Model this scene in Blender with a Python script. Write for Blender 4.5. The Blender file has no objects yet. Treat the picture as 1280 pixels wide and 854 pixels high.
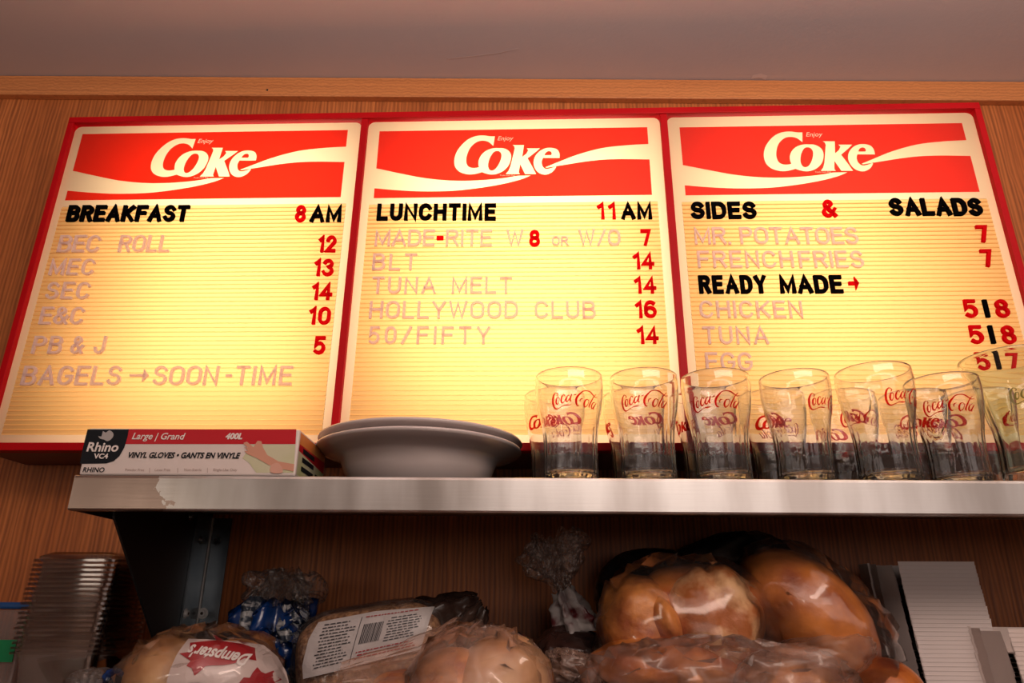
import bpy, bmesh, math, random
from mathutils import Vector, Matrix, noise
random.seed(7)
PI = math.pi
C = bpy.context.scene.collection
sc = bpy.context.scene

# ---------------------------------------------------------------- camera
F = 900.0
PITCH, ROLL = math.radians(20.85), math.radians(0.35)
CZ = 1.40
fw = Vector((0, math.cos(PITCH), math.sin(PITCH)))
r0 = Vector((1, 0, 0)); u0 = r0.cross(fw)
rt = r0 * math.cos(ROLL) + u0 * math.sin(ROLL)
up = -r0 * math.sin(ROLL) + u0 * math.cos(ROLL)
CAM = Vector((0, 0, CZ))
cd = bpy.data.cameras.new('camera'); cam = bpy.data.objects.new('camera', cd); C.objects.link(cam)
cd.sensor_width = 36; cd.sensor_fit = 'HORIZONTAL'; cd.lens = 36 * F / 1280; cd.clip_start = .01
M = Matrix((rt, up, -fw)).transposed().to_4x4(); M.translation = CAM
cam.matrix_world = M
sc.camera = cam
cd.dof.use_dof = False

# ---------------------------------------------------------------- world, lights, exposure
sc.view_settings.view_transform = 'Standard'; sc.view_settings.look = 'None'
sc.view_settings.gamma = 1; sc.view_settings.exposure = 0.0
sc.cycles.max_bounces = 10; sc.cycles.transmission_bounces = 10
sc.cycles.transparent_max_bounces = 48; sc.cycles.diffuse_bounces = 3; sc.cycles.glossy_bounces = 4
sc.cycles.caustics_refractive = False; sc.cycles.caustics_reflective = False
sc.cycles.sample_clamp_indirect = 3
w = bpy.data.worlds.new('world'); sc.world = w; w.use_nodes = True
w.node_tree.nodes['Background'].inputs[0].default_value = (1, .66, .50, 1)
w.node_tree.nodes['Background'].inputs[1].default_value = 0.10

def area(name, loc, target, sx, sy, power, col):
    l = bpy.data.lights.new(name, 'AREA'); l.shape = 'RECTANGLE'; l.size = sx; l.size_y = sy
    l.energy = power; l.color = col
    o = bpy.data.objects.new(name, l); C.objects.link(o); o.location = loc
    o.rotation_euler = (Vector(target) - Vector(loc)).to_track_quat('-Z', 'Y').to_euler()
    return o
area('ceiling_lamp', (0.55, -0.35, 2.38), (0.1, 0.75, 1.75), 1.5, .5, 17, (1, .80, .68))
area('shop_window', (1.35, -2.9, 1.95), (0.2, 1.0, 1.5), 2.7, 1.3, 15, (1, .84, .78))
area('ceiling_fill', (0.3, -0.25, 1.95), (0.3, 0.1, 3), 1.8, .9, 15, (1, .82, .76))  # added unseen fill, throws light upward to brighten the ceiling
area('kitchen_lamp', (-1.42, -1.0, 1.64), (-0.2, 1.1, 1.45), .26, .30, 1.6, (1, .84, .70))

# ---------------------------------------------------------------- helpers
def at(px, py, Y):
    d = rt * ((px - 640) / F) + up * ((427 - py) / F) + fw
    return CAM + d * (Y / d.y)
def depth(p): return (p - CAM).dot(fw)

def nt(m):
    m.use_nodes = True; n = m.node_tree; n.nodes.clear()
    o = n.nodes.new('ShaderNodeOutputMaterial'); return n, o
def N(n, t, **k):
    x = n.nodes.new('ShaderNode' + t)
    for a, b in k.items(): setattr(x, a, b)
    return x
def col4(c): return (c[0], c[1], c[2], 1)
def mat(name, c, rough=.5, metal=0, c2=None, scale=8, stretch=(1, 1, 1), bump=0, bscale=40, spec=.5, coat=0, detail=4, sharp=(.35, .65)):
    m = bpy.data.materials.new(name); n, o = nt(m)
    p = N(n, 'BsdfPrincipled'); n.links.new(p.outputs[0], o.inputs[0])
    p.inputs['Base Color'].default_value = col4(c); p.inputs['Roughness'].default_value = rough
    p.inputs['Metallic'].default_value = metal; p.inputs['Specular IOR Level'].default_value = spec
    p.inputs['Coat Weight'].default_value = coat
    tc = N(n, 'TexCoord'); mp = N(n, 'Mapping'); mp.inputs['Scale'].default_value = stretch
    n.links.new(tc.outputs['Object'], mp.inputs[0])
    if c2 is not None:
        t = N(n, 'TexNoise'); t.inputs['Scale'].default_value = scale; t.inputs['Detail'].default_value = detail
        n.links.new(mp.outputs[0], t.inputs['Vector'])
        r = N(n, 'ValToRGB'); r.color_ramp.elements[0].color = col4(c); r.color_ramp.elements[1].color = col4(c2)
        r.color_ramp.elements[0].position, r.color_ramp.elements[1].position = sharp
        n.links.new(t.outputs['Fac'], r.inputs[0]); n.links.new(r.outputs[0], p.inputs['Base Color'])
    if bump:
        t = N(n, 'TexNoise'); t.inputs['Scale'].default_value = bscale; t.inputs['Detail'].default_value = 5
        n.links.new(mp.outputs[0], t.inputs['Vector'])
        b = N(n, 'Bump'); b.inputs['Strength'].default_value = bump; b.inputs['Distance'].default_value = .006 if name.startswith('bread') else .002
        n.links.new(t.outputs['Fac'], b.inputs['Height']); n.links.new(b.outputs[0], p.inputs['Normal'])
    return m

def wood(name, a, b, dark, horizontal=False):
    m = bpy.data.materials.new(name); n, o = nt(m)
    p = N(n, 'BsdfPrincipled'); n.links.new(p.outputs[0], o.inputs[0]); p.inputs['Roughness'].default_value = .42
    p.inputs['Specular IOR Level'].default_value = .35
    tc = N(n, 'TexCoord')
    def tex(sx, sz, detail, ds=0):
        mp = N(n, 'Mapping'); mp.inputs['Scale'].default_value = (sz, 1, sx) if horizontal else (sx, 1, sz)
        n.links.new(tc.outputs['Object'], mp.inputs[0])
        t = N(n, 'TexNoise'); t.inputs['Scale'].default_value = 1; t.inputs['Detail'].default_value = detail
        t.inputs['Distortion'].default_value = ds
        n.links.new(mp.outputs[0], t.inputs['Vector']); return t
    big = tex(9, .7, 3, .3); r1 = N(n, 'ValToRGB')
    r1.color_ramp.elements[0].color = col4(a); r1.color_ramp.elements[1].color = col4(b)
    r1.color_ramp.elements[0].position = .35; r1.color_ramp.elements[1].position = .65
    n.links.new(big.outputs['Fac'], r1.inputs[0])
    fine = tex(150, 2.2, 3, .2); r2 = N(n, 'ValToRGB')
    r2.color_ramp.elements[0].position = .40; r2.color_ramp.elements[1].position = .56
    r2.color_ramp.elements[0].color = (1, 1, 1, 1); r2.color_ramp.elements[1].color = (0, 0, 0, 1)
    n.links.new(fine.outputs['Fac'], r2.inputs[0])
    wv = N(n, 'TexWave'); wv.wave_type = 'BANDS'; wv.bands_direction = 'Z' if horizontal else 'X'
    mp = N(n, 'Mapping'); mp.inputs['Scale'].default_value = (1, 1, 1) if horizontal else (1, 1, .12)
    n.links.new(tc.outputs['Object'], mp.inputs[0]); n.links.new(mp.outputs[0], wv.inputs['Vector'])
    wv.inputs['Scale'].default_value = 42; wv.inputs['Distortion'].default_value = 5; wv.inputs['Detail'].default_value = 2
    wv.inputs['Detail Scale'].default_value = 2
    mul = N(n, 'Math', operation='MULTIPLY'); n.links.new(wv.outputs['Fac'], mul.inputs[1]); mul.inputs[0].default_value = 1.0
    add = N(n, 'Math', operation='MULTIPLY_ADD'); n.links.new(r2.outputs[0], add.inputs[0]); add.inputs[1].default_value = .28
    sc2 = N(n, 'Math', operation='MULTIPLY'); n.links.new(mul.outputs[0], sc2.inputs[0]); sc2.inputs[1].default_value = .48
    n.links.new(sc2.outputs[0], add.inputs[2])
    mx = N(n, 'MixRGB'); n.links.new(add.outputs[0], mx.inputs[0]); n.links.new(r1.outputs[0], mx.inputs[1])
    mx.inputs[2].default_value = col4(dark); n.links.new(mx.outputs[0], p.inputs['Base Color'])
    b = N(n, 'Bump'); b.inputs['Strength'].default_value = .25; b.inputs['Distance'].default_value = .001; b.invert = True
    n.links.new(add.outputs[0], b.inputs['Height']); n.links.new(b.outputs[0], p.inputs['Normal'])
    return m

def translucent(name, c, trans=.75, rough=.5):
    m = bpy.data.materials.new(name); n, o = nt(m)
    t = N(n, 'BsdfTranslucent'); t.inputs[0].default_value = col4(c)
    d = N(n, 'BsdfDiffuse'); d.inputs[0].default_value = col4([x * .8 for x in c])
    mx = N(n, 'MixShader'); mx.inputs[0].default_value = 1 - trans
    n.links.new(t.outputs[0], mx.inputs[1]); n.links.new(d.outputs[0], mx.inputs[2])
    g = N(n, 'BsdfGlossy'); g.inputs['Roughness'].default_value = rough
    m2 = N(n, 'MixShader'); m2.inputs[0].default_value = .03
    n.links.new(mx.outputs[0], m2.inputs[1]); n.links.new(g.outputs[0], m2.inputs[2]); n.links.new(m2.outputs[0], o.inputs[0])
    return m

def film(name, tint=(1, 1, 1), haze=.06, gloss=.25, bump=.6, bscale=14, edge=.35, rough=.16, hcol=(.9, .75, .7)):
    """thin clear plastic: mostly see-through, glossy at grazing angles and on its creases"""
    m = bpy.data.materials.new(name); n, o = nt(m)
    tr = N(n, 'BsdfTransparent'); tr.inputs[0].default_value = col4(tint)
    gl = N(n, 'BsdfGlossy'); gl.inputs['Roughness'].default_value = rough; gl.inputs[0].default_value = (1, .95, .92, 1)
    df = N(n, 'BsdfDiffuse'); df.inputs[0].default_value = col4(hcol)
    lw = N(n, 'LayerWeight'); lw.inputs['Blend'].default_value = edge
    mul = N(n, 'Math', operation='MULTIPLY_ADD'); mul.inputs[1].default_value = .7; mul.inputs[2].default_value = gloss * .25
    n.links.new(lw.outputs['Fresnel'], mul.inputs[0])
    m1 = N(n, 'MixShader'); n.links.new(mul.outputs[0], m1.inputs[0]); n.links.new(tr.outputs[0], m1.inputs[1]); n.links.new(gl.outputs[0], m1.inputs[2])
    m2 = N(n, 'MixShader'); n.links.new(m1.outputs[0], m2.inputs[1]); n.links.new(df.outputs[0], m2.inputs[2])
    m2.inputs[0].default_value = haze
    if bump:
        tc = N(n, 'TexCoord'); v = N(n, 'TexVoronoi'); v.feature = 'DISTANCE_TO_EDGE'; v.inputs['Scale'].default_value = bscale
        ns = N(n, 'TexNoise'); ns.inputs['Scale'].default_value = bscale * .6; ns.inputs['Detail'].default_value = 4
        mxv = N(n, 'MixRGB'); mxv.inputs[0].default_value = .12
        n.links.new(tc.outputs['Object'], ns.inputs['Vector']); n.links.new(tc.outputs['Object'], mxv.inputs[1])
        n.links.new(ns.outputs['Color'], mxv.inputs[2]); n.links.new(mxv.outputs[0], v.inputs['Vector'])
        b = N(n, 'Bump'); b.inputs['Strength'].default_value = bump; b.inputs['Distance'].default_value = .01
        n.links.new(v.outputs['Distance'], b.inputs['Height'])
        for s in (gl, df, lw): n.links.new(b.outputs[0], s.inputs['Normal'])
        r = N(n, 'MapRange'); r.inputs[1].default_value = 0; r.inputs[2].default_value = .035; r.inputs[3].default_value = haze + .06; r.inputs[4].default_value = haze
        n.links.new(v.outputs['Distance'], r.inputs[0]); n.links.new(r.outputs[0], m2.inputs[0])
    n.links.new(m2.outputs[0], o.inputs[0])
    return m

def glass(name, tint=(1, 1, 1)):
    m = bpy.data.materials.new(name); n, o = nt(m)
    p = N(n, 'BsdfPrincipled'); n.links.new(p.outputs[0], o.inputs[0])
    p.inputs['Base Color'].default_value = col4(tint); p.inputs['Roughness'].default_value = .02
    p.inputs['Transmission Weight'].default_value = 1; p.inputs['IOR'].default_value = 1.45
    # a faint warm diffuse tone mixed evenly into the glass
    df = N(n, 'BsdfDiffuse'); df.inputs[0].default_value = (.85, .70, .64, 1)
    mx = N(n, 'MixShader'); mx.inputs[0].default_value = .03
    n.links.new(p.outputs[0], mx.inputs[1]); n.links.new(df.outputs[0], mx.inputs[2]); n.links.new(mx.outputs[0], o.inputs[0])
    return m

def tinted(name, t, d, f):
    """coloured translucent ink or plastic: light passes tinted, the rest is scattered"""
    m = bpy.data.materials.new(name); n, o = nt(m)
    a = N(n, 'BsdfTransparent'); a.inputs[0].default_value = col4(t)
    b = N(n, 'BsdfDiffuse'); b.inputs[0].default_value = col4(d)
    mx = N(n, 'MixShader'); mx.inputs[0].default_value = f
    n.links.new(a.outputs[0], mx.inputs[1]); n.links.new(b.outputs[0], mx.inputs[2]); n.links.new(mx.outputs[0], o.inputs[0])
    return m

def mesh_of(bm, smooth=False, angle=None):
    me = bpy.data.meshes.new('mesh'); bm.normal_update(); bm.to_mesh(me); bm.free()
    if smooth:
        for p in me.polygons: p.use_smooth = True
        if angle is not None: me.set_sharp_from_angle(angle=angle)
    return me
def empty(name, loc, label=None, cat=None, group=None, rot=None):
    o = bpy.data.objects.new(name, None); C.objects.link(o); o.location = loc; o.empty_display_size = .05
    if rot is not None: o.rotation_euler = rot
    tag(o, label, cat, group); return o
def tag(o, label=None, cat=None, group=None, kind=None):
    if label: o['label'] = label
    if cat: o['category'] = cat
    if group: o['group'] = group
    if kind: o['kind'] = kind
    return o
def obj(name, me, m, parent=None, origin=None, local=False, smooth=False, angle=None, label=None):
    """one mesh object; geometry given in world coordinates unless local"""
    if isinstance(me, bmesh.types.BMesh): me = mesh_of(me, smooth, angle)
    for x in (m if isinstance(m, (list, tuple)) else [m]): me.materials.append(x)
    o = bpy.data.objects.new(name, me); C.objects.link(o)
    me.name = name
    if not local:
        org = Vector(origin) if origin is not None else Vector((0, 0, 0))
        if parent is not None:
            top = Vector((0, 0, 0)); q = parent
            while q is not None: top += q.location; q = q.parent
            me.transform(Matrix.Translation(-top - (org if origin is not None else Vector((0, 0, 0)))))
            o.location = org
        elif origin is not None:
            me.transform(Matrix.Translation(-org)); o.location = org
    o.parent = parent
    if label: o['label'] = label
    return o
def copy_tree(o, parent=None):
    c = o.copy(); C.objects.link(c); c.parent = parent
    for ch in [x for x in bpy.data.objects if x.parent == o]: copy_tree(ch, c)
    return c

def bx(bm, x0, x1, y0, y1, z0, z1, bev=0):
    vs = [bm.verts.new((x, y, z)) for x in (x0, x1) for y in (y0, y1) for z in (z0, z1)]
    fs = [(0, 1, 3, 2), (4, 6, 7, 5), (0, 4, 5, 1), (2, 3, 7, 6), (0, 2, 6, 4), (1, 5, 7, 3)]
    ff = [bm.faces.new([vs[i] for i in f]) for f in fs]
    if bev:
        es = list({e for f in ff for e in f.edges})
        bmesh.ops.bevel(bm, geom=es, offset=bev, segments=2, affect='EDGES', profile=.5)
    return vs
def box_mesh(*a, **k):
    bm = bmesh.new(); bx(bm, *a, **k); return bm
def prism(bm, pts, d):
    """closed 3-D outline extruded by vector d"""
    a = [bm.verts.new(p) for p in pts]; b = [bm.verts.new(Vector(p) + Vector(d)) for p in pts]
    bm.faces.new(a); bm.faces.new(b[::-1]); n = len(pts)
    for i in range(n): bm.faces.new((a[i], b[i], b[(i + 1) % n], a[(i + 1) % n]))
def fill2d(contours, ext=0.0):
    """filled 2-D outlines (even-odd, with holes) -> mesh in the XY plane"""
    cu = bpy.data.curves.new('outline', 'CURVE'); cu.dimensions = '2D'; cu.fill_mode = 'BOTH' if ext else 'FRONT'; cu.extrude = ext
    for c in contours:
        s = cu.splines.new('POLY'); s.points.add(len(c) - 1); s.use_cyclic_u = True
        for i, p in enumerate(c): s.points[i].co = (p[0], p[1], 0, 1)
    o = bpy.data.objects.new('outline', cu); C.objects.link(o)
    dg = bpy.context.evaluated_depsgraph_get()
    me = bpy.data.meshes.new_from_object(o.evaluated_get(dg)); bpy.data.objects.remove(o); bpy.data.curves.remove(cu)
    return me
def smooth_closed(pts, n=4, corners=()):
    out = []; L = len(pts)
    for i in range(L):
        p0, p1, p2, p3 = pts[i - 1], pts[i], pts[(i + 1) % L], pts[(i + 2) % L]
        if i in corners: p0 = p1
        if (i + 1) % L in corners: p3 = p2
        for k in range(n):
            t = k / n; t2 = t * t; t3 = t2 * t
            out.append(tuple(.5 * (2 * p1[j] + (p2[j] - p0[j]) * t + (2 * p0[j] - 5 * p1[j] + 4 * p2[j] - p3[j]) * t2 + (3 * p1[j] - p0[j] - 3 * p2[j] + p3[j]) * t3) for j in (0, 1)))
    return out
def smooth_open(pts, n=4):
    out = []; L = len(pts)
    for i in range(L - 1):
        p0, p1, p2, p3 = pts[max(i - 1, 0)], pts[i], pts[i + 1], pts[min(i + 2, L - 1)]
        for k in range(n):
            t = k / n; t2 = t * t; t3 = t2 * t
            out.append(tuple(.5 * (2 * p1[j] + (p2[j] - p0[j]) * t + (2 * p0[j] - 5 * p1[j] + 4 * p2[j] - p3[j]) * t2 + (3 * p1[j] - p0[j] - 3 * p2[j] + p3[j]) * t3) for j in range(len(p1))))
    out.append(tuple(pts[-1])); return out
def text_mesh(s, bold=0.0, shear=0.0, space=1.0):
    """built-in font text, scaled so that it spans x 0..1 (returns mesh, height/width)"""
    cu = bpy.data.curves.new('t', 'FONT'); cu.body = s; cu.size = 1; cu.offset = bold; cu.shear = shear; cu.space_character = space
    cu.resolution_u = 3
    o = bpy.data.objects.new('t', cu); C.objects.link(o)
    dg = bpy.context.evaluated_depsgraph_get()
    me = bpy.data.meshes.new_from_object(o.evaluated_get(dg)); bpy.data.objects.remove(o); bpy.data.curves.remove(cu)
    xs = [v.co.x for v in me.vertices]; x0, x1 = min(xs), max(xs)
    for v in me.vertices:
        v.co = ((v.co.x - x0) / (x1 - x0), v.co.y / (x1 - x0), 0)
    return me
def subdiv(me, maxlen, it=5):
    bm = bmesh.new(); bm.from_mesh(me); bmesh.ops.triangulate(bm, faces=bm.faces)
    for _ in range(it):
        es = [e for e in bm.edges if e.calc_length() > maxlen]
        if not es: break
        bmesh.ops.subdivide_edges(bm, edges=es, cuts=1); bmesh.ops.triangulate(bm, faces=[f for f in bm.faces if len(f.verts) > 3])
    bm.to_mesh(me); bm.free(); return me

# ---------------------------------------------------------------- materials
m_wall = wood('oak_veneer', (.52, .152, .040), (.64, .208, .060), (.20, .055, .018))
m_trim = wood('oak_trim', (.62, .23, .07), (.72, .29, .10), (.42, .14, .05), True)
m_ceil = mat('ceiling_paint', (.66, .60, .60), .8, c2=(.70, .63, .62), scale=3, bump=.15, bscale=160)
m_frame = mat('red_enamel', (.42, .001, .004), .5, c2=(.50, .002, .007), scale=5, spec=.15)
m_inner = mat('case_inside', (.25, .22, .18), .9)
m_white = translucent('milk_acrylic', (1, .62, .255), .80)
m_rim_white = translucent('milk_acrylic_border', (1, .77, .53), .80)
m_red = translucent('red_film', (.95, .030, .010), .86)
m_lock = mat('black_letter', (.003, .0025, .003), .7, spec=0)
m_redlet = tinted('red_letter', (.75, .004, .008), (.60, .006, .012), .55)
m_steel = mat('brushed_stainless', (.62, .57, .53), .33, 1, c2=(.72, .67, .62), scale=6, stretch=(.6, 4, 10), bump=.10, bscale=70)
m_dark = mat('dark_steel', (.008, .008, .009), .35, .2, c2=(.012, .012, .013), scale=12)
m_bracket = mat('zinc_bracket', (.11, .13, .145), .25, .9, c2=(.19, .21, .22), scale=22)
m_screw = mat('screw_steel_glint', (.92, .88, .84), .5, 0)  # matte pale colour paints in the bright glint of the screws
m_china = mat('grey_china', (.60, .52, .50), .22, c2=(.63, .545, .525), scale=4, coat=.3)
m_glass = glass('clear_glass', (.98, .98, .97)); m_green = glass('green_glass', (.90, .975, .89))
m_print = tinted('red_print', (.80, .03, .015), (.55, .012, .012), .35)
m_ghost = mat('grey_letter_pigment', (.6, .5, .45), .4)

def plastic_letter(name, t, d, f):
    m = bpy.data.materials.new(name); n, o = nt(m)
    a = N(n, 'BsdfTranslucent'); a.inputs[0].default_value = col4(t)
    b = N(n, 'BsdfDiffuse'); b.inputs[0].default_value = col4(d)
    mx = N(n, 'MixShader'); mx.inputs[0].default_value = f
    n.links.new(a.outputs[0], mx.inputs[1]); n.links.new(b.outputs[0], mx.inputs[2]); n.links.new(mx.outputs[0], o.inputs[0])
    return m
m_redlet = plastic_letter('red_letter', (.85, .004, .008), (.62, .006, .012), .5)
m_grey = plastic_letter('pale_lilac_letter', (.95, .86, .84), (.90, .74, .74), .48)

# ---------------------------------------------------------------- room shell
WALL, CEIL = 1.20, CZ + 1.028
SH_TOP = CZ + .1536; SH_F = .855; COUNTER = CZ - .12
o = obj('wall_back', box_mesh(-3, 3, WALL, WALL + .05, 0, CEIL + .05), m_wall); tag(o, kind='structure')
bm = bmesh.new(); bx(bm, -3, 3, -3.2, WALL + .05, CEIL, CEIL + .05)
o = obj('ceiling', bm, m_ceil); tag(o, kind='structure')
p = at(630, 66, 1.1)
t = (CEIL - CZ) / .857
# hairline scratch and a paint chip on the ceiling
def ceil_pt(px, py):
    d = rt * ((px - 640) / F) + up * ((427 - py) / F) + fw
    return CAM + d * ((CEIL - CZ) / d.z)
m_chip = mat('bare_plaster', (.80, .72, .70), .9)
for pts, wd in (([(560, 73), (590, 70), (622, 66), (648, 60)], .0012), ([(940, 96), (950, 94), (958, 97)], .006)):
    bm = bmesh.new(); prev = None
    for q in pts:
        c = ceil_pt(*q); a = bm.verts.new((c.x, c.y - wd, CEIL - .0006)); b = bm.verts.new((c.x, c.y + wd, CEIL - .0006))
        if prev: bm.faces.new((prev[0], prev[1], b, a))
        prev = (a, b)
    obj('paint_chip', bm, m_chip, o)
tb = at(640, 122.5, WALL - .014).z
o = obj('trim_1', box_mesh(-3, 3, WALL - .016, WALL, tb, CEIL - .0015, bev=.0015), m_trim); tag(o, kind='structure')
m_hole = mat('nail_head', (.05, .03, .02), .6)
bm = bmesh.new(); bmesh.ops.create_uvsphere(bm, u_segments=10, v_segments=6, radius=.0022)
obj('nail', bm, m_hole, o).location = at(334, 112.5, WALL - .0165)
m_counter = mat('counter_steel', (.30, .28, .27), .4, .8)
o = obj('counter', box_mesh(-1.6, 1.8, .72, WALL, COUNTER - .04, COUNTER, bev=.003), m_counter); tag(o, kind='structure')
o = obj('counter_body', box_mesh(-1.58, 1.78, .76, WALL, 0, COUNTER - .04), m_dark); tag(o, kind='structure')
o = obj('floor', box_mesh(-3, 3, -3.2, WALL + .05, -.05, 0), mat('quarry_tile', (.20, .07, .04), .5, c2=(.26, .10, .06), scale=9)); tag(o, kind='structure')

# ---------------------------------------------------------------- the illuminated menu sign
PHI, RHO = .0377, -.0028
SD = 1.06; k = SD / 1.12
ex = Vector((math.cos(PHI) * math.cos(RHO), -math.sin(PHI) * math.cos(RHO), math.sin(RHO)))
ez = Vector((-math.sin(RHO), 0, math.cos(RHO)))
SW, SHH = 1.7171 * k, .6514 * k
ORG = Vector((.0012 * k, SD, CZ + .8924 * k)) - ez * SHH          # bottom centre of the front plane
ey = ez.cross(ex)                                                   # points into the wall
sign = empty('menu_sign', ORG, 'long red framed illuminated menu sign with three yellow letter panels above the shelf', 'menu sign')
sign.rotation_euler = Matrix((ex, ey, ez)).transposed().to_euler()
def sp(px, py, y=0.0):
    """pixel -> sign-local (x, z) on the plane y"""
    d = rt * ((px - 640) / F) + up * ((427 - py) / F) + fw
    o_ = ORG + ey * y
    P = CAM + d * ((o_ - CAM).dot(ey) / d.dot(ey)) - o_
    return P.dot(ex), P.dot(ez)
def sobj(name, bm, m, parent=None, smooth=False, label=None):
    o = obj(name, bm, m, None, local=True, smooth=smooth, label=label); o.parent = parent or sign; return o
HW = SW / 2
FW_ = .0125
d1 = sp(455.6, 156)[0]; d1b = sp(419.6, 535)[0]; d2 = sp(829.5, 152)[0]; d2b = sp(853.7, 455)[0]
D1, D2 = (d1 + d1b) / 2, (d2 + d2b) / 2
DW = .0062
def backy(x):      # local depth at which the wall is met
    return (WALL - (ORG + ex * x).y) / ey.y - .003
bm = bmesh.new()   # steel case: top, bottom, sides, back
for (x0, x1, z0, z1) in ((-HW, HW, SHH - .003, SHH), (-HW, HW, 0, .003), (-HW, -HW + .003, 0, SHH), (HW - .003, HW, 0, SHH)):
    vs = [bm.verts.new(v) for v in ((x0, .012, z0), (x1, .012, z0), (x1, backy(x1), z0), (x0, backy(x0), z0), (x0, .012, z1), (x1, .012, z1), (x1, backy(x1), z1), (x0, backy(x0), z1))]
    for f in ((0, 3, 2, 1), (4, 5, 6, 7), (0, 1, 5, 4), (2, 3, 7, 6), (1, 2, 6, 5), (0, 4, 7, 3)): bm.faces.new([vs[i] for i in f])
vs = [bm.verts.new(v) for v in ((-HW, backy(-HW) - .001, 0), (HW, backy(HW) - .001, 0), (HW, backy(HW) - .001, SHH), (-HW, backy(-HW) - .001, SHH))]
bm.faces.new(vs)
sobj('case', bm, mat('dark_case', (.15, .04, .03), .5), label='dark steel box behind the red frame')
for nm, a in (('frame_rail', (-HW, HW, -.006, .014, SHH - FW_, SHH)), ('frame_rail', (-HW, HW, -.006, .014, 0, FW_)),
              ('frame_stile', (-HW, -HW + .011, -.006, .014, FW_, SHH - FW_)), ('frame_stile', (HW - .011, HW, -.006, .014, FW_, SHH - FW_)),
              ('divider', (D1 - DW, D1 + DW, -.004, .014, FW_, SHH - FW_)), ('divider', (D2 - DW, D2 + DW, -.004, .014, FW_, SHH - FW_))):
    sobj(nm, box_mesh(*a, bev=.0012), m_frame)
# dark partition walls in the case between the panels
for D in (D1, D2):
    sobj('partition', box_mesh(D - .001, D + .001, .014, min(backy(D) - .004, .10), .004, SHH - .004), m_inner)

PAN = [(-HW + .011, D1 - DW), (D1 + DW, D2 - DW), (D2 + DW, HW - .011)]
HQ = [((103.5, 164.4), (434, 164.4), (80.9, 247.8), (425.8, 248.2)),
      ((474.3, 162.4), (809.8, 159.4), (466.9, 246.3), (814.7, 244.0)),
      ((850.3, 159.8), (1203.5, 151.9), (856.6, 244.7), (1224.2, 238.3))]
RECT = []
for q in HQ:
    a = [sp(*p) for p in q]
    RECT.append(((a[0][0] + a[2][0]) / 2, (a[1][0] + a[3][0]) / 2, (a[2][1] + a[3][1]) / 2, (a[0][1] + a[1][1]) / 2))
PY = .003           # face of the acrylic
m_pan = []
labels = ['left menu panel headed BREAKFAST 8AM', 'middle menu panel headed LUNCHTIME 11AM', 'right menu panel headed SIDES & SALADS']
panels = []
for i, (x0, x1) in enumerate(PAN):
    z0, z1 = FW_, SHH - FW_
    R = RECT[i]; ztop = R[2] - .012; zbot = z0 + .014; mx_ = .014
    # smooth milk-white sheet with rounded corners, ribbed letter field let into it
    rr = .012; pts = []
    for cx_, cz_, a0 in ((x1 - rr, z1 - rr - .003, 0), (x0 + rr, z1 - rr - .003, 90), (x0 + rr, z0 + rr, 180), (x1 - rr, z0 + rr, 270)):
        for s in range(7): pts.append((cx_ + rr * math.cos(math.radians(a0 + s * 15)), cz_ + rr * math.sin(math.radians(a0 + s * 15))))
    fld = [(x0 + mx_, zbot), (x1 - mx_, zbot), (x1 - mx_, ztop), (x0 + mx_, ztop)]
    me = fill2d([pts, fld]); me.transform(Matrix(((1, 0, 0, 0), (0, 0, -1, PY), (0, 1, 0, 0), (0, 0, 0, 1))))
    pan = sobj('menu_panel', me, m_rim_white, label=labels[i]); panels.append(pan)
    bm = bmesh.new()   # ribs: slanted lands, each with a lip that shades the groove below it
    z = ztop; pitch = .00765; nrib = int((ztop - zbot) / pitch); pitch = (ztop - zbot) / nrib; lv = None
    xa, xb = x0 + mx_, x1 - mx_
    for r_ in range(nrib):
        zt = ztop - r_ * pitch; zb = zt - pitch
        for (zz, yy) in ((zt, PY + .0004), (zt - pitch * .16, PY - .0006), (zb + pitch * .10, PY - .0020), (zb, PY + .0004)):
            nv = (bm.verts.new((xa, yy, zz)), bm.verts.new((xb, yy, zz)))
            if lv: bm.faces.new((lv[0], nv[0], nv[1], lv[1]))
            lv = nv
    sobj('ribbed_field', bm, m_white, pan)
    # solid gutter behind, narrow rails
    # the light box lamps
    l = bpy.data.lights.new('sign_tube_light', 'AREA'); l.shape = 'RECTANGLE'
    wx, cxs, pw = [(.30, .085, 1), (.43, 0, 1), (.30, -.08, 1)][i]
    l.size = wx; l.size_y = .50; l.color = (1, .86, .62); l.energy = [.85, 1.45, .85][i]
    lo = bpy.data.objects.new('sign_tube_light', l); C.objects.link(lo); lo.parent = sign
    lo.location = ((x0 + x1) / 2 + cxs, backy((x0 + x1) / 2) - .012, SHH / 2); lo.rotation_euler = (-PI / 2, 0, 0)
    l2 = bpy.data.lights.new('sign_fill_light', 'AREA'); l2.shape = 'RECTANGLE'; l2.size = (x1 - x0) * .92; l2.size_y = SHH * .92
    l2.color = (1, .84, .60); l2.energy = [1.60, 1.85, 1.62][i]
    lo = bpy.data.objects.new('sign_fill_light', l2); C.objects.link(lo); lo.parent = sign
    lo.location = ((x0 + x1) / 2, backy((x0 + x1) / 2) - .008, SHH / 2); lo.rotation_euler = (-PI / 2, 0, 0)

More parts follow.
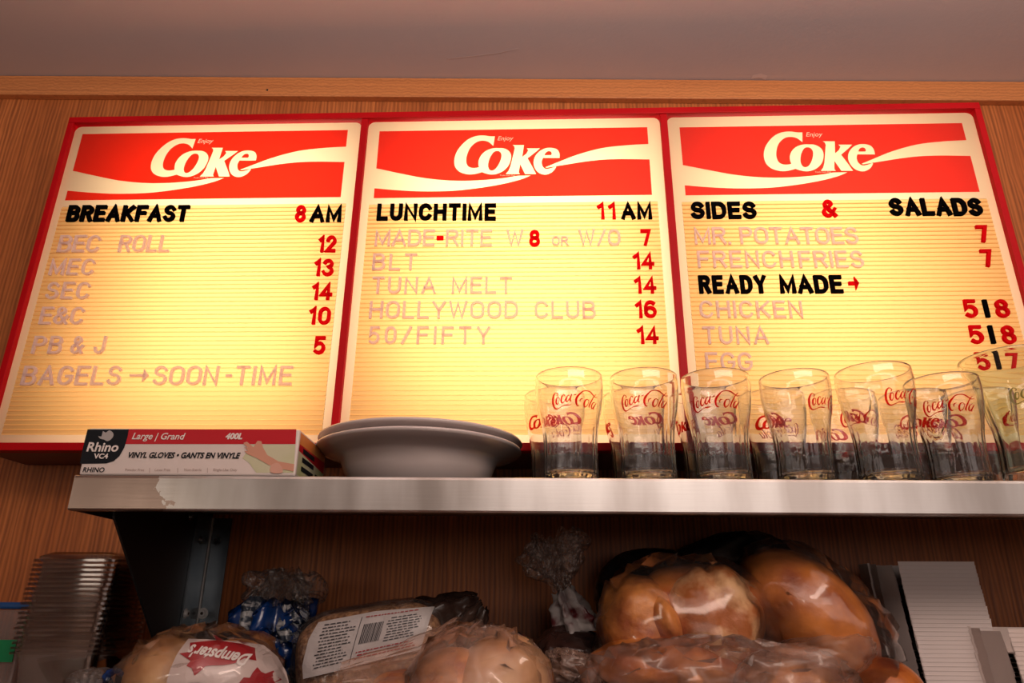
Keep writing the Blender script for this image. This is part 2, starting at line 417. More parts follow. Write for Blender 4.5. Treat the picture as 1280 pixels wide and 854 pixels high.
# header print: traced in the first header, in zoom units, mapped to 0..1 of the header
def zu(p): return (180 + p[0] / 8.533, 160 + p[1] / 8.533)
def wu(p): return (60 + p[0] / 3.2, 150 + p[1] / 3.2)
def norm(pt):
    x, z = sp(*pt); R = RECT[0]; return ((x - R[0]) / (R[1] - R[0]), (z - R[2]) / (R[3] - R[2]))
Co = [(548, 112), (500, 112), (440, 104), (380, 105), (320, 118), (250, 150), (180, 205), (120, 270), (80, 345), (68, 410), (78, 455), (110, 490),
      (160, 510), (210, 517), (260, 513), (310, 502), (345, 492), (385, 508), (440, 518), (500, 510), (570, 480), (630, 430), (668, 368), (683, 310), (665, 265),
      (620, 240), (570, 237), (530, 237), (480, 245), (420, 270), (370, 310), (335, 360), (322, 405), (322, 440), (280, 448), (235, 445), (205, 425),
      (197, 385), (210, 330), (240, 270), (280, 220), (330, 182), (380, 162), (430, 160), (470, 172), (495, 195), (512, 215)]
oeye = [(540, 268), (570, 275), (582, 305), (572, 345), (545, 395), (510, 440), (475, 468), (445, 475), (425, 462), (420, 430), (430, 390), (455, 340), (490, 295), (515, 275)]
kk = [(718, 205), (838, 205), (798, 330), (848, 295), (874, 262), (862, 240), (1000, 240), (955, 275), (852, 345), (895, 460), (912, 513), (795, 513), (762, 410), (738, 475), (732, 498),
      (742, 513), (590, 513), (625, 480), (655, 430), (735, 240), (733, 218)]
ee = [(1190, 342), (1015, 342), (995, 378), (992, 415), (1003, 443), (1030, 458), (1085, 448), (1145, 425), (1120, 460), (1080, 495), (1020, 518), (965, 512), (925, 482),
      (905, 430), (910, 375), (940, 318), (995, 268), (1050, 242), (1095, 234), (1140, 237), (1180, 252), (1197, 292)]
eeye = [(1035, 312), (1055, 285), (1085, 270), (1110, 275), (1115, 298), (1105, 312)]
LET = [smooth_closed(Co, 3, (0, 16, 33, 46)), smooth_closed(oeye, 3), kk, smooth_closed(ee, 3, (0, 1, 7)), smooth_closed(eeye, 3, (0, 5))]
LETN = [[norm(zu(p)) for p in c] for c in LET]
rb_top = smooth_open([(1187, 105), (1100, 110), (1000, 122), (900, 148), (820, 177), (767, 197)], 5)
rb_bot = smooth_open([(773, 199), (830, 190), (950, 172), (1050, 165), (1183, 166)], 5)
lb_bot = smooth_open([(78, 281), (160, 288), (260, 293), (380, 291), (480, 281), (580, 265), (660, 246), (703, 230)], 5)
lb_top = smooth_open([(650, 231), (580, 242), (480, 250), (380, 250), (280, 240), (180, 220), (101, 202)], 5)
nb = lambda L: [norm(wu(p)) for p in L]
a1, a2, b1, b2 = nb(rb_top), nb(rb_bot), nb(lb_bot), nb(lb_top)
outer = [(0, 1), (1, 1), (1, a1[0][1])] + a1[1:] + a2[:-1] + [(1, a2[-1][1]), (1, 0), (0, 0), (0, b1[0][1])] + b1[1:] + b2[:-1] + [(0, b2[-1][1])]
m_backlit = bpy.data.materials.new('backlit_white'); n_, o_ = nt(m_backlit)
e_ = N(n_, 'Emission'); e_.inputs[0].default_value = (1, .72, .42, 1); e_.inputs[1].default_value = .9; n_.links.new(e_.outputs[0], o_.inputs[0])
XZ = lambda y: Matrix(((1, 0, 0, 0), (0, 0, -1, y), (0, 1, 0, 0), (0, 0, 0, 1)))
for i, R in enumerate(RECT):
    f = lambda p: (R[0] + p[0] * (R[1] - R[0]), R[2] + p[1] * (R[3] - R[2]))
    me = fill2d([[f(p) for p in outer]] + [[f(p) for p in c] for c in LETN])
    me.transform(XZ(PY - .0015))
    sobj('printed_header', me, m_red, panels[i], label='red header film with white script lettering and a white wave')
    for s, p0, p1, sh in (('Enjoy', (568, 158), (735, 158), .25), ('Trade-mark Reg.', (525, 535), (685, 535), .2)):
        q0, q1 = f(norm(zu(p0))), f(norm(zu(p1)))
        tm = text_mesh(s, .0, sh); sc_ = q1[0] - q0[0]
        tm.transform(Matrix(((sc_, 0, 0, q0[0]), (0, 0, -1, PY - .0022), (0, sc_, 0, q0[1]), (0, 0, 0, 1))))
        sobj('printed_words', tm, m_backlit, panels[i])

# slot-in letters: a stroke alphabet
def arc(cx, cy, rx, ry, a0, a1, n=10): return [(cx + rx * math.cos(math.radians(a0 + (a1 - a0) * t / n)), cy + ry * math.sin(math.radians(a0 + (a1 - a0) * t / n))) for t in range(n + 1)]
ring = lambda cx, cy, rx, ry: [arc(cx, cy, rx, ry, 0, 360, 20)]
def ov(w_=1): # narrow O: straight sides
    return [arc(.5, .68, .5, .32, 0, 180, 10) + arc(.5, .32, .5, .32, 180, 360, 10) + [(1, .68)]]
G = {
 'A': (.66, [[(0, 0), (.5, 1), (1, 0)], [(.17, .32), (.83, .32)]]),
 'B': (.58, [[(0, 0), (0, 1), (.55, 1)] + arc(.6, .77, .34, .23, 90, -90, 8) + [(0, .54)], [(0, .54), (.6, .54)] + arc(.62, .27, .38, .27, 90, -90, 8) + [(0, 0)]]),
 'C': (.60, [arc(.5, .66, .5, .34, 25, 180, 8) + arc(.5, .34, .5, .34, 180, 335, 8)]),
 'D': (.60, [[(0, 0), (0, 1), (.4, 1)] + arc(.45, .6, .55, .4, 85, 0, 6) + arc(.45, .4, .55, .4, 0, -85, 6) + [(.4, 0), (0, 0)]]),
 'E': (.52, [[(1, 1), (0, 1), (0, 0), (1, 0)], [(0, .53), (.88, .53)]]),
 'F': (.52, [[(1, 1), (0, 1), (0, 0)], [(0, .53), (.88, .53)]]),
 'G': (.62, [arc(.5, .66, .5, .34, 25, 180, 8) + arc(.5, .34, .5, .34, 180, 360, 8) + [(1, .46), (.6, .46)]]),
 'H': (.60, [[(0, 0), (0, 1)], [(1, 0), (1, 1)], [(0, .53), (1, .53)]]),
 'I': (.0, [[(0, 0), (0, 1)]]),
 'J': (.46, [[(1, 1), (1, .3)] + arc(.5, .3, .5, .3, 0, -180, 10)]),
 'K': (.60, [[(0, 0), (0, 1)], [(1, 1), (0, .38)], [(.3, .57), (1, 0)]]),
 'L': (.50, [[(0, 1), (0, 0), (1, 0)]]),
 'M': (.72, [[(0, 0), (0, 1), (.5, .12), (1, 1), (1, 0)]]),
 'N': (.60, [[(0, 0), (0, 1), (1, 0), (1, 1)]]),
 'O': (.62, ov()), '0': (.50, ov()),
 'P': (.56, [[(0, 0), (0, 1), (.55, 1)] + arc(.6, .75, .4, .25, 90, -90, 8) + [(0, .5)]]),
 'R': (.58, [[(0, 0), (0, 1), (.55, 1)] + arc(.6, .76, .38, .24, 90, -90, 8) + [(0, .52)], [(.55, .52), (1, 0)]]),
 'S': (.56, [arc(.5, .75, .46, .25, 20, 180, 8) + arc(.5, .75, .46, .22, 180, 262, 4) + arc(.5, .27, .5, .26, 85, 0, 5) + arc(.5, .27, .5, .27, 0, -160, 9)]),
 'T': (.56, [[(0, 1), (1, 1)], [(.5, 1), (.5, 0)]]),
 'U': (.58, [[(0, 1), (0, .34)] + arc(.5, .34, .5, .34, 180, 360, 10) + [(1, .34), (1, 1)]]),
 'W': (.86, [[(0, 1), (.25, 0), (.5, .95), (.75, 0), (1, 1)]]),
 'Y': (.60, [[(0, 1), (.5, .45), (1, 1)], [(.5, .45), (.5, 0)]]),
 '/': (.42, [[(0, 0), (1, 1)]]), '|': (.0, [[(0, 0), (0, 1)]]),
 '.': (.0, [[(0, 0), (0, .06)]]), '-': (.34, [[(0, .5), (1, .5)]]),
 '&': (.66, [[(1, 0), (.2, .68)] + arc(.45, .80, .28, .2, 195, -10, 9) + [(.3, .52)] + arc(.38, .26, .38, .26, 115, 300, 9) + [(1, .45)]]),
 '>': (1.0, [[(0, .5), (.85, .5)], [(.8, .74), (.8, .26), (1, .5), (.8, .74)]]),
 '1': (.22, [[(0, .80), (.75, .92), (1, 1), (1, 0)]]),
 '2': (.50, [arc(.5, .72, .5, .28, 170, -30, 10) + [(0, 0), (1, 0)]]),
 '3': (.50, [arc(.48, .77, .45, .23, 160, -80, 9) + arc(.48, .27, .52, .27, 80, -160, 10)]),
 '4': (.52, [[(.72, 0), (.72, 1), (0, .28), (1, .28)]]),
 '5': (.50, [[(.95, 1), (.15, 1), (.06, .48)] + arc(.48, .32, .52, .32, 125, -135, 11)]),
 '6': (.54, [arc(.5, .3, .5, .3, 150, -210, 16), [(0, .3), (0, .62)] + arc(.52, .62, .52, .38, 180, 48, 8)]),
 '7': (.48, [[(0, 1), (1, 1), (.4, 0)]]),
 '8': (.50, [arc(.5, .76, .44, .24, 0, 360, 16), arc(.5, .27, .5, .27, 0, 360, 16)]),
}
def ribbon(bm, pts, th, y0, y1):
    closed = (Vector(pts[0]) - Vector(pts[-1])).length < 1e-5
    if closed: pts = pts[:-1]
    P = [Vector(p) for p in pts]; P = [p for i, p in enumerate(P) if i == 0 or (p - P[i - 1]).length > 1e-6]
    n = len(P); ro = []
    for i in range(n):
        a = P[i - 1] if (i or closed) else None; b = P[(i + 1) % n] if (i < n - 1 or closed) else None
        d0 = (P[i] - a).normalized() if a is not None else None; d1_ = (b - P[i]).normalized() if b is not None else None
        if d0 is None: d0 = d1_
        if d1_ is None: d1_ = d0
        n0 = Vector((-d0.y, d0.x)); n1 = Vector((-d1_.y, d1_.x)); mt = n0 + n1
        if mt.length < .3: mt = n0
        mt.normalize(); s = min(1 / max(mt.dot(n0), .4), 1.9)
        q = P[i].copy()
        if not closed and i == 0: q -= d1_ * 0
        ro.append((q + mt * th / 2 * s, q - mt * th / 2 * s))
    vs = [[bm.verts.new((p.x, y, p.y)) for p in pr for y in (y0, y1)] for pr in ro]   # L0 L1 R0 R1
    m_ = n if closed else n - 1
    for i in range(m_):
        a, b = vs[i], vs[(i + 1) % n]
        bm.faces.new((a[0], a[2], b[2], b[0])); bm.faces.new((a[0], b[0], b[1], a[1])); bm.faces.new((a[2], a[3], b[3], b[2]))
    if not closed:
        a = vs[0]; bm.faces.new((a[0], a[1], a[3], a[2])); a = vs[-1]; bm.faces.new((a[0], a[2], a[3], a[1]))
def glyph(ch, x0, z0, wid, h, th, m, parent):
    bm = bmesh.new()
    hx = th / 2
    w_ = max(wid - th, 0); hh = h - th
    x_c = x0 + hx
    if ch == '.':
        hh = 0
    for st in G[ch][1]:
        pts = [(x_c + p[0] * w_, z0 + hx + p[1] * (hh if ch != '.' else .0005)) for p in st]
        if ch == '.': pts = [(x_c, z0), (x_c, z0 + th)]
        # extend free ends by half a stroke so verticals reach the cap line
        pts = [list(p) for p in pts]
        if math.dist(pts[0], pts[-1]) > 1e-6 and ch not in '.':
            for a, b in ((0, 1), (-1, -2)):
                d = Vector(pts[a]) - Vector(pts[b])
                if d.length > 1e-6:
                    d.normalize(); pts[a] = [pts[a][0] + d.x * hx * .9, pts[a][1] + d.y * hx * .9]
        ribbon(bm, [tuple(p) for p in pts], th, PY - .0078, PY - .0034)
    nm = 'numeral' if ch.isdigit() else ('letter' if ch.isalpha() else {'&': 'ampersand', '>': 'arrow', '-': 'hyphen', '/': 'slash', '|': 'slash', '.': 'full_stop'}[ch])
    return sobj(nm, bm, m, parent)
def word(s, xa, xb, yb, yt, m, th, pan, jitter=.0):
    xa_, zb = sp(xa, yb, PY - .006); xb_, zb2 = sp(xb, yb, PY - .006); zt = sp(xa, yt, PY - .006)[1]
    h = zt - zb; T = th * h
    ws = [max(G[c][0] * h, 0) + T * (.85 if G[c][0] > 0 else 1) for c in s]
    if len(s) == 1: ws = [xb_ - xa_]
    gap = (xb_ - xa_ - sum(ws)) / (len(s) - 1) if len(s) > 1 else 0
    mn = .10 * h
    if len(s) > 1 and gap < mn:
        kf = (xb_ - xa_ - mn * (len(s) - 1)) / sum(ws); ws = [a * kf for a in ws]; gap = mn
    x = xa_
    for c, wd in zip(s, ws):
        f = (x - xa_) / max(xb_ - xa_, 1e-6)
        glyph(c, x, zb + (zb2 - zb) * f + random.uniform(-1, 1) * jitter, wd, h, T, m, panels[pan])
        x += wd + gap
GR, BK, RD = m_grey, m_lock, m_redlet
g, b, r = .13, .205, .18
ROWS = [
 (0, 'BREAKFAST', 82, 234, 277, 257, BK, b), (0, '8', 368, 381, 277.5, 257, RD, r), (0, 'AM', 387, 426, 277.5, 257, BK, b),
 (0, 'BEC', 71, 123, 315.4, 294.5, GR, g), (0, 'ROLL', 147, 211, 315.4, 294.5, GR, g), (0, '12', 397, 419, 315.4, 295, RD, r),
 (0, 'MEC', 60.4, 116, 344, 324, GR, g), (0, '13', 391.5, 416, 345, 324, RD, r),
 (0, 'SEC', 55.7, 110, 374, 353, GR, g), (0, '14', 388.5, 414.5, 375, 354, RD, r),
 (0, 'E&C', 48, 102.5, 405.6, 384, GR, g), (0, '10', 385, 412, 405.6, 384, RD, r),
 (0, 'PB', 38.6, 75, 442.5, 420.4, GR, g), (0, '&', 87, 102.5, 442.5, 420.4, GR, g), (0, 'J', 116, 129, 442.5, 420.4, GR, g), (0, '5', 390.5, 405.5, 443, 420.5, RD, r),
 (0, 'BAGELS', 25.3, 149, 481.8, 457.8, GR, g), (0, '>', 160, 183, 481.8, 457.8, GR, .11), (0, 'SOON', 190, 271, 481.8, 457.8, GR, g),
 (0, '-', 280.5, 288, 481.8, 458, GR, g), (0, 'TIME', 293, 364, 481.8, 457.8, GR, g),
 (1, 'LUNCHTIME', 470.5, 620, 275.5, 255, BK, b), (1, '11', 747, 770, 274, 253.5, RD, r), (1, 'AM', 777, 815.5, 274, 253.5, BK, b),
 (1, 'MADE', 468, 543, 308, 287.5, GR, g), (1, '-', 545, 554, 308, 287.5, RD, .22), (1, 'RITE', 557, 615, 308, 287.5, GR, g), (1, 'W', 633, 654, 308, 287.5, GR, g),
 (1, '8', 661.5, 675, 308, 288, RD, r), (1, 'OR', 690, 710.5, 307, 295.5, GR, .15), (1, 'W/O', 723.5, 776, 307.5, 287, GR, g), (1, '7', 801.5, 814.5, 307, 287, RD, r),
 (1, 'BLT', 465, 520.5, 338, 317.5, GR, g), (1, '14', 792, 818.5, 336.5, 316, RD, r),
 (1, 'TUNA', 464, 544.5, 367.5, 346.5, GR, g), (1, 'MELT', 564.5, 640, 367.5, 346.5, GR, g), (1, '14', 793.7, 821, 366.8, 346, RD, r),
 (1, 'HOLLYWOOD', 461, 647.5, 398.5, 376.7, GR, g), (1, 'CLUB', 668.5, 745, 398.5, 376.7, GR, g), (1, '16', 795, 821.5, 397.5, 376, RD, r),
 (1, '50/FIFTY', 459.5, 612.5, 430.3, 408.5, GR, g), (1, '14', 797, 824, 429.8, 408, RD, r),
 (2, 'SIDES', 864.6, 946.5, 273.3, 252.6, BK, b), (2, '&', 1029, 1047, 271.5, 250, RD, .175), (2, 'SALADS', 1114, 1230, 269.5, 248, BK, .21),
 (2, 'MR.', 868.8, 914, 305.6, 284.5, GR, g), (2, 'POTATOES', 926, 1074, 305.4, 284.5, GR, g), (2, '7', 1224, 1238, 303, 282, RD, r),
 (2, 'FRENCH', 872.8, 993, 335, 314, GR, g), (2, 'FRIES', 1000, 1081, 335, 314, GR, g), (2, '7', 1229.5, 1243.5, 333.5, 312, RD, r),
 (2, 'READY', 874.5, 959.5, 367, 344.5, BK, b), (2, 'MADE', 976, 1055, 366.8, 344.5, BK, b), (2, '>', 1062.5, 1075.5, 366, 343, RD, .18),
 (2, 'CHICKEN', 875.5, 1004.5, 397.8, 376.3, GR, g), (2, '5', 1207, 1224, 397, 374.5, RD, .175), (2, '|', 1233, 1238.5, 397, 374.5, BK, .2), (2, '8', 1247, 1264, 397, 374.5, RD, .175),
 (2, 'TUNA', 879.5, 961.5, 430.6, 408.7, GR, g), (2, '5', 1214, 1231.5, 430, 407, RD, .175), (2, '|', 1240, 1245.5, 430, 407, BK, .2), (2, '8', 1255, 1272, 430, 407, RD, .175),
 (2, 'EGG', 883, 941.5, 463.5, 440.8, GR, g), (2, '5', 1221, 1238.5, 463.5, 440.5, RD, .175), (2, '|', 1247, 1252.5, 463, 440.5, BK, .2), (2, '7', 1262, 1277, 463, 440.5, RD, .175),
]
for (pn, s, xa, xb, yb, yt, m, th) in ROWS: word(s, xa, xb, yb, yt, m, th, pn, .0002)

# ---------------------------------------------------------------- shelf with its bracket
SX0, SX1 = -.517, 1.25
LIPZ = CZ + .1123
def steel_shelf():
    m = bpy.data.materials.new('shelf_stainless'); n, o = nt(m)
    p = N(n, 'BsdfPrincipled'); n.links.new(p.outputs[0], o.inputs[0]); p.inputs['Metallic'].default_value = .95
    tc = N(n, 'TexCoord'); mp = N(n, 'Mapping'); mp.inputs['Scale'].default_value = (3, 3, 90)
    n.links.new(tc.outputs['Object'], mp.inputs[0]); t = N(n, 'TexNoise'); t.inputs['Scale'].default_value = 4; t.inputs['Detail'].default_value = 6
    n.links.new(mp.outputs[0], t.inputs['Vector'])
    # smears: blotchy horizontal variation of finish
    mp2 = N(n, 'Mapping'); mp2.inputs['Scale'].default_value = (14, 3, 3); n.links.new(tc.outputs['Object'], mp2.inputs[0])
    t2 = N(n, 'TexNoise'); t2.inputs['Scale'].default_value = 1; t2.inputs['Detail'].default_value = 4; n.links.new(mp2.outputs[0], t2.inputs['Vector'])
    r = N(n, 'ValToRGB'); r.color_ramp.elements[0].color = (.50, .455, .42, 1); r.color_ramp.elements[1].color = (.76, .74, .715, 1)
    r.color_ramp.elements[0].position = .35; r.color_ramp.elements[1].position = .65; n.links.new(t2.outputs['Fac'], r.inputs[0])
    # a dried brown stain near the left end
    sep = N(n, 'SeparateXYZ'); n.links.new(tc.outputs['Object'], sep.inputs[0])
    t3 = N(n, 'TexNoise'); t3.inputs['Scale'].default_value = 30; t3.inputs['Detail'].default_value = 5; n.links.new(tc.outputs['Object'], t3.inputs['Vector'])
    ma = N(n, 'Math', operation='MULTIPLY_ADD'); ma.inputs[1].default_value = .10; n.links.new(t3.outputs['Fac'], ma.inputs[0]); n.links.new(sep.outputs[0], ma.inputs[2])
    lt = N(n, 'Math', operation='LESS_THAN'); lt.inputs[1].default_value = at(205, 615, SH_F).x + .05; n.links.new(ma.outputs[0], lt.inputs[0])
    mx = N(n, 'MixRGB'); n.links.new(lt.outputs[0], mx.inputs[0]); n.links.new(r.outputs[0], mx.inputs[1]); mx.inputs[2].default_value = (.36, .27, .225, 1)
    n.links.new(mx.outputs[0], p.inputs['Base Color'])
    mr = N(n, 'MapRange'); mr.inputs[3].default_value = .22; mr.inputs[4].default_value = .46; n.links.new(t2.outputs['Fac'], mr.inputs[0]); n.links.new(mr.outputs[0], p.inputs['Roughness'])
    b_ = N(n, 'Bump'); b_.inputs['Strength'].default_value = .12; b_.inputs['Distance'].default_value = .0006
    n.links.new(t.outputs['Fac'], b_.inputs['Height']); n.links.new(b_.outputs[0], p.inputs['Normal'])
    return m
shelf = empty('steel_shelf', (0, (SH_F + WALL) / 2, LIPZ), 'long brushed stainless steel wall shelf carrying the glasses, plates and glove box', 'shelf')
m_sh = steel_shelf()
bm = bmesh.new()
# folded sheet: top, rounded front nose, front lip with return, left end lip
prof = [(WALL - .001, SH_TOP), (SH_F + .004, SH_TOP), (SH_F + .0012, SH_TOP - .001), (SH_F, SH_TOP - .004), (SH_F, LIPZ + .002), (SH_F + .001, LIPZ),
        (SH_F + .012, LIPZ), (SH_F + .012, LIPZ + .0015), (SH_F + .0025, LIPZ + .0018), (SH_F + .0025, SH_TOP - .0035), (WALL - .001, SH_TOP - .0022)]
prism(bm, [(SX0, y, z) for y, z in prof], (SX1 - SX0, 0, 0))
obj('shelf_top', bm, m_sh, shelf, smooth=False)
bm = bmesh.new(); prism(bm, [(SX0 - .0006, SH_F + .001, SH_TOP - .001), (SX0 - .0006, WALL - .001, SH_TOP - .001), (SX0 - .0006, WALL - .001, LIPZ + .003), (SX0 - .0006, SH_F + .001, LIPZ + .0005)], (.0022, 0, 0))
obj('end_lip', bm, m_sh, shelf)
GX = -.487
def wp(Y, z, x=GX): return Vector((x, Y, CZ + z))
bracket = empty('shelf_bracket', (GX, WALL, COUNTER + .004), 'dark triangular steel bracket plate under the left end of the shelf', 'bracket')
bm = bmesh.new(); prism(bm, [wp(.900, .1495), wp(.905, .110), wp(1.155, -.112), wp(WALL - .001, -.114), wp(WALL - .001, .1495)], (-.003, 0, 0))
obj('gusset_plate', bm, m_dark, bracket)
def flange(pts, d):
    bm = bmesh.new(); prism(bm, pts, d); return bm
FB = -.112
obj('side_flange', flange([wp(WALL - .062, .145, GX + .0005), wp(WALL - .062, FB, GX + .0005), wp(WALL - .002, FB, GX + .0005), wp(WALL - .002, .145, GX + .0005)], (.0025, 0, 0)), m_bracket, bracket, label='grey zinc strip on the side of the dark plate')
obj('wall_flange', flange([Vector((GX + .0045, WALL - .003, CZ + .145)), Vector((GX + .034, WALL - .003, CZ + .145)), Vector((GX + .034, WALL - .003, CZ + FB)), Vector((GX + .0045, WALL - .003, CZ + FB))], (0, .002, 0)), m_bracket, bracket, label='grey zinc strip screwed to the wood wall')
obj('corner_bead', box_mesh(GX + .003, GX + .0048, WALL - .0062, WALL - .003, CZ + FB, CZ + .145), m_screw, bracket)
def screw(loc, axis, rad, m):
    bm = bmesh.new()
    for (r1, h0, h1) in ((rad * 1.45, 0, .0012), (rad, .0012, .0042)):
        res_ = bmesh.ops.create_cone(bm, cap_ends=True, segments=20, radius1=r1, radius2=r1 * .85, depth=h1 - h0)
        bmesh.ops.translate(bm, verts=res_['verts'], vec=(0, 0, (h0 + h1) / 2))
    # hex socket
    res_ = bmesh.ops.create_cone(bm, cap_ends=True, segments=6, radius1=rad * .42, radius2=rad * .42, depth=.0006)
    bmesh.ops.translate(bm, verts=res_['verts'], vec=(0, 0, .0044)); 
    for v in res_['verts']:
        for f in v.link_faces: f.material_index = 1
    q = Vector(axis).to_track_quat('Z', 'Y').to_matrix().to_4x4(); q.translation = loc
    bm.transform(q); return obj('screw', bm, [m, m_hole], bracket)
for (px, py, wallside, rad, m) in ((253.5, 767, 1, .0058, m_screw), (232, 767, 0, .0050, m_screw), (270.5, 675, 1, .0052, m_bracket), (251, 675, 0, .0048, m_bracket), (262, 646, 1, .004, m_bracket), (238, 646, 0, .004, m_bracket)):
    if wallside: P = at(px, py, WALL - .003); screw(P, (0, -1, 0), rad, m)
    else:
        d = at(px, py, 1) - CAM; P = CAM + d * ((GX + .003) / d.x); screw(P, (1, 0, 0), rad, m)

# ---------------------------------------------------------------- glove box
BY = SH_F + .006
def bp(px, py, dy=0.0): return at(px, py, BY - dy)
pL, pR = bp(97.5, 592), bp(369, 592); zt = bp(240, 536).z
bx0, bx1, bz0, bz1 = pL.x + .001, pR.x, SH_TOP + .0005, zt
box = empty('glove_box', ((bx0 + bx1) / 2, BY + .06, bz0), 'flat red, white and black carton of vinyl gloves at the left end of the shelf', 'box')
m_card = mat('white_card', (.70, .62, .58), .4, c2=(.73, .64, .60), scale=8); m_bred = mat('carton_red', (.52, .006, .016), .35)
m_bblk = mat('carton_black', (.008, .010, .014), .5, spec=.2); m_bgreen = mat('carton_green', (.46, .50, .20), .4, c2=(.60, .58, .40), scale=14)
m_bor = mat('carton_orange', (.75, .20, .04), .4, c2=(.80, .36, .10), scale=20)
obj('carton', box_mesh(bx0, bx1, BY, BY + .132, bz0, bz1, bev=.0022), m_card, box)
def flat(contours, m, name, layer, parent=box, Y=None, px=True, label=None):
    cs = []
    for c in contours:
        cs.append([(lambda P: (P.x, P.z))(bp(80 + p[0] / 3.765, 520 + p[1] / 3.765)) if px else p for p in c])
    me = fill2d(cs); me.transform(Matrix(((1, 0, 0, 0), (0, 0, -1, BY - .0003 * layer), (0, 1, 0, 0), (0, 0, 0, 1))))
    return obj(name, me, m, parent, label=label)
e = .0012
def clampbox(c): return c
flat([[(302, 63), (1094, 63), (1090, 133), (288, 133)]], m_bred, 'printed_band', 1)
flat([[(112, 64), (306, 64), (300, 100), (285, 150), (262, 190), (235, 213), (200, 224), (76, 226), (90, 150)]], m_bblk, 'printed_emblem', 2, label='black printed corner with a horned animal head')
flat([[(880, 135), (1089, 135), (1080, 268), (905, 268), (870, 220), (840, 200), (862, 165)]], m_bgreen, 'printed_picture', 1)
hand = [(846, 128), (862, 122), (893, 148), (912, 118), (930, 120), (938, 150), (958, 185), (985, 200), (1010, 215), (1085, 228), (1082, 262), (1020, 250), (965, 232), (905, 198), (862, 180), (850, 165), (868, 165), (849, 148), (866, 150), (848, 136)]
flat([hand], mat('printed_skin', (.62, .30, .20), .5), 'printed_hand', 3)
flat([smooth_closed([(975, 235), (1000, 222), (1020, 232), (1030, 268), (975, 268)], 3)], mat('printed_skin_pale', (.66, .36, .27), .5), 'printed_hand', 4)
m_pw = mat('print_white', (.80, .72, .68), .4)
flat([smooth_closed([(163, 95), (178, 98), (185, 72), (198, 80), (215, 68), (232, 80), (234, 96), (222, 112), (205, 120), (190, 112), (172, 108)], 2)], mat('print_grey', (.40, .37, .36), .4), 'printed_emblem', 3)
def ptext(s, x0, x1, yb, m, layer, bold=0, shear=0, name='printed_words', hs=1.0):
    a, b_ = bp(80 + x0 / 3.765, 520 + yb / 3.765), bp(80 + x1 / 3.765, 520 + yb / 3.765)
    tm = text_mesh(s, bold, shear); s_ = b_.x - a.x
    tm.transform(Matrix(((s_, 0, 0, a.x), (0, 0, -1, BY - .0003 * layer), (0, s_ * hs, 0, a.z), (0, 0, 0, 1))))
    return obj(name, tm, m, box)
ptext('Rhino', 107, 256, 167, m_pw, 4, .025, .1, hs=.95)
ptext('VC4', 140, 208, 201, m_pw, 4, .03, 0, hs=.9)
ptext('RHINO', 88, 190, 265, m_bblk, 2, .02, .1, hs=1.0)
ptext('Large | Grand', 320, 570, 110, m_pw, 3, .015, .25)
ptext('400L', 760, 840, 109, m_pw, 3, .045, .2)
ptext('VINYL GLOVES \u2022 GANTS EN VINYLE', 302, 830, 197, m_bblk, 3, .035, .25, hs=1.12)
m_faint = mat('print_brown', (.36, .25, .22), .5)
for s, a, b_ in (('Powder Free', 288, 378), ('Latex Free', 428, 500), ('Non-Sterile', 566, 648), ('Single-Use Only', 702, 815)):
    ptext(s, a, b_, 260, m_faint, 2, 0, 0)
for x in (403, 535, 675):
    flat([[(x, 245), (x + 2, 245), (x + 2, 268), (x, 268)]], m_faint, 'printed_line', 2)
# right end panel
def side(ys, m, name, layer=1):
    bm = bmesh.new(); bm.faces.new([bm.verts.new((bx1 + .0003 * layer, BY + y, z)) for y, z in ys]); return obj(name, bm, m, box)
H_ = bz1 - bz0
side([(.004, bz0 + .003), (.128, bz0 + .003), (.128, bz0 + H_ * .45), (.004, bz0 + H_ * .55)], m_bgreen, 'printed_picture')
side([(.004, bz0 + H_ * .55), (.128, bz0 + H_ * .45), (.128, bz0 + H_ * .72), (.004, bz0 + H_ * .70)], m_bred, 'printed_band')
side([(.004, bz0 + H_ * .70), (.128, bz0 + H_ * .72), (.128, bz1 - .003), (.004, bz1 - .003)], m_bor, 'printed_band')
for j in range(3): side([(.02 + j * .001, bz0 + .010 + j * .011), (.075, bz0 + .010 + j * .011), (.075, bz0 + .016 + j * .011), (.02, bz0 + .016 + j * .011)], m_bblk, 'printed_line', 2)
side([(.085, bz0 + .004), (.126, bz0 + .004), (.126, bz0 + .018), (.085, bz0 + .018)], m_bblk, 'printed_band', 2)

# ---------------------------------------------------------------- lathe and plates
def lathe(bm, prof, seg=64, flute=None):
    rings = []
    for (r_, z) in prof:
        if r_ < 1e-5: rings.append([bm.verts.new((0, 0, z))]); continue
        rg = []
        for s in range(seg):
            a = 2 * PI * s / seg; rr = r_ + (flute(a, z, r_) if flute else 0)
            rg.append(bm.verts.new((rr * math.cos(a), rr * math.sin(a), z)))
        rings.append(rg)
    for A, B in zip(rings, rings[1:]):
        if len(A) == 1 and len(B) == 1: continue
        for s in range(seg):
            t_ = (s + 1) % seg
            if len(A) == 1: bm.faces.new((A[0], B[t_], B[s]))
            elif len(B) == 1: bm.faces.new((A[s], A[t_], B[0]))
            else: bm.faces.new((A[s], A[t_], B[t_], B[s]))
    bmesh.ops.recalc_face_normals(bm, faces=bm.faces)
pc = at(524, 580, .985); PR = .140
prof = [(0, .004), (.070, .004), (.074, 0), (.080, 0), (.084, .004), (.092, .012), (.101, .026), (.106, .040), (.112, .044), (.126, .0485), (.138, .0535), (.1405, .0560), (.1395, .0585), (.136, .0580), (.124, .0530), (.110, .0485), (.103, .044), (.096, .030), (.088, .016), (.080, .009), (0, .009)]
bm = bmesh.new(); lathe(bm, prof, 96)
plate = obj('serving_plate', bm, m_china, local=True, smooth=True)
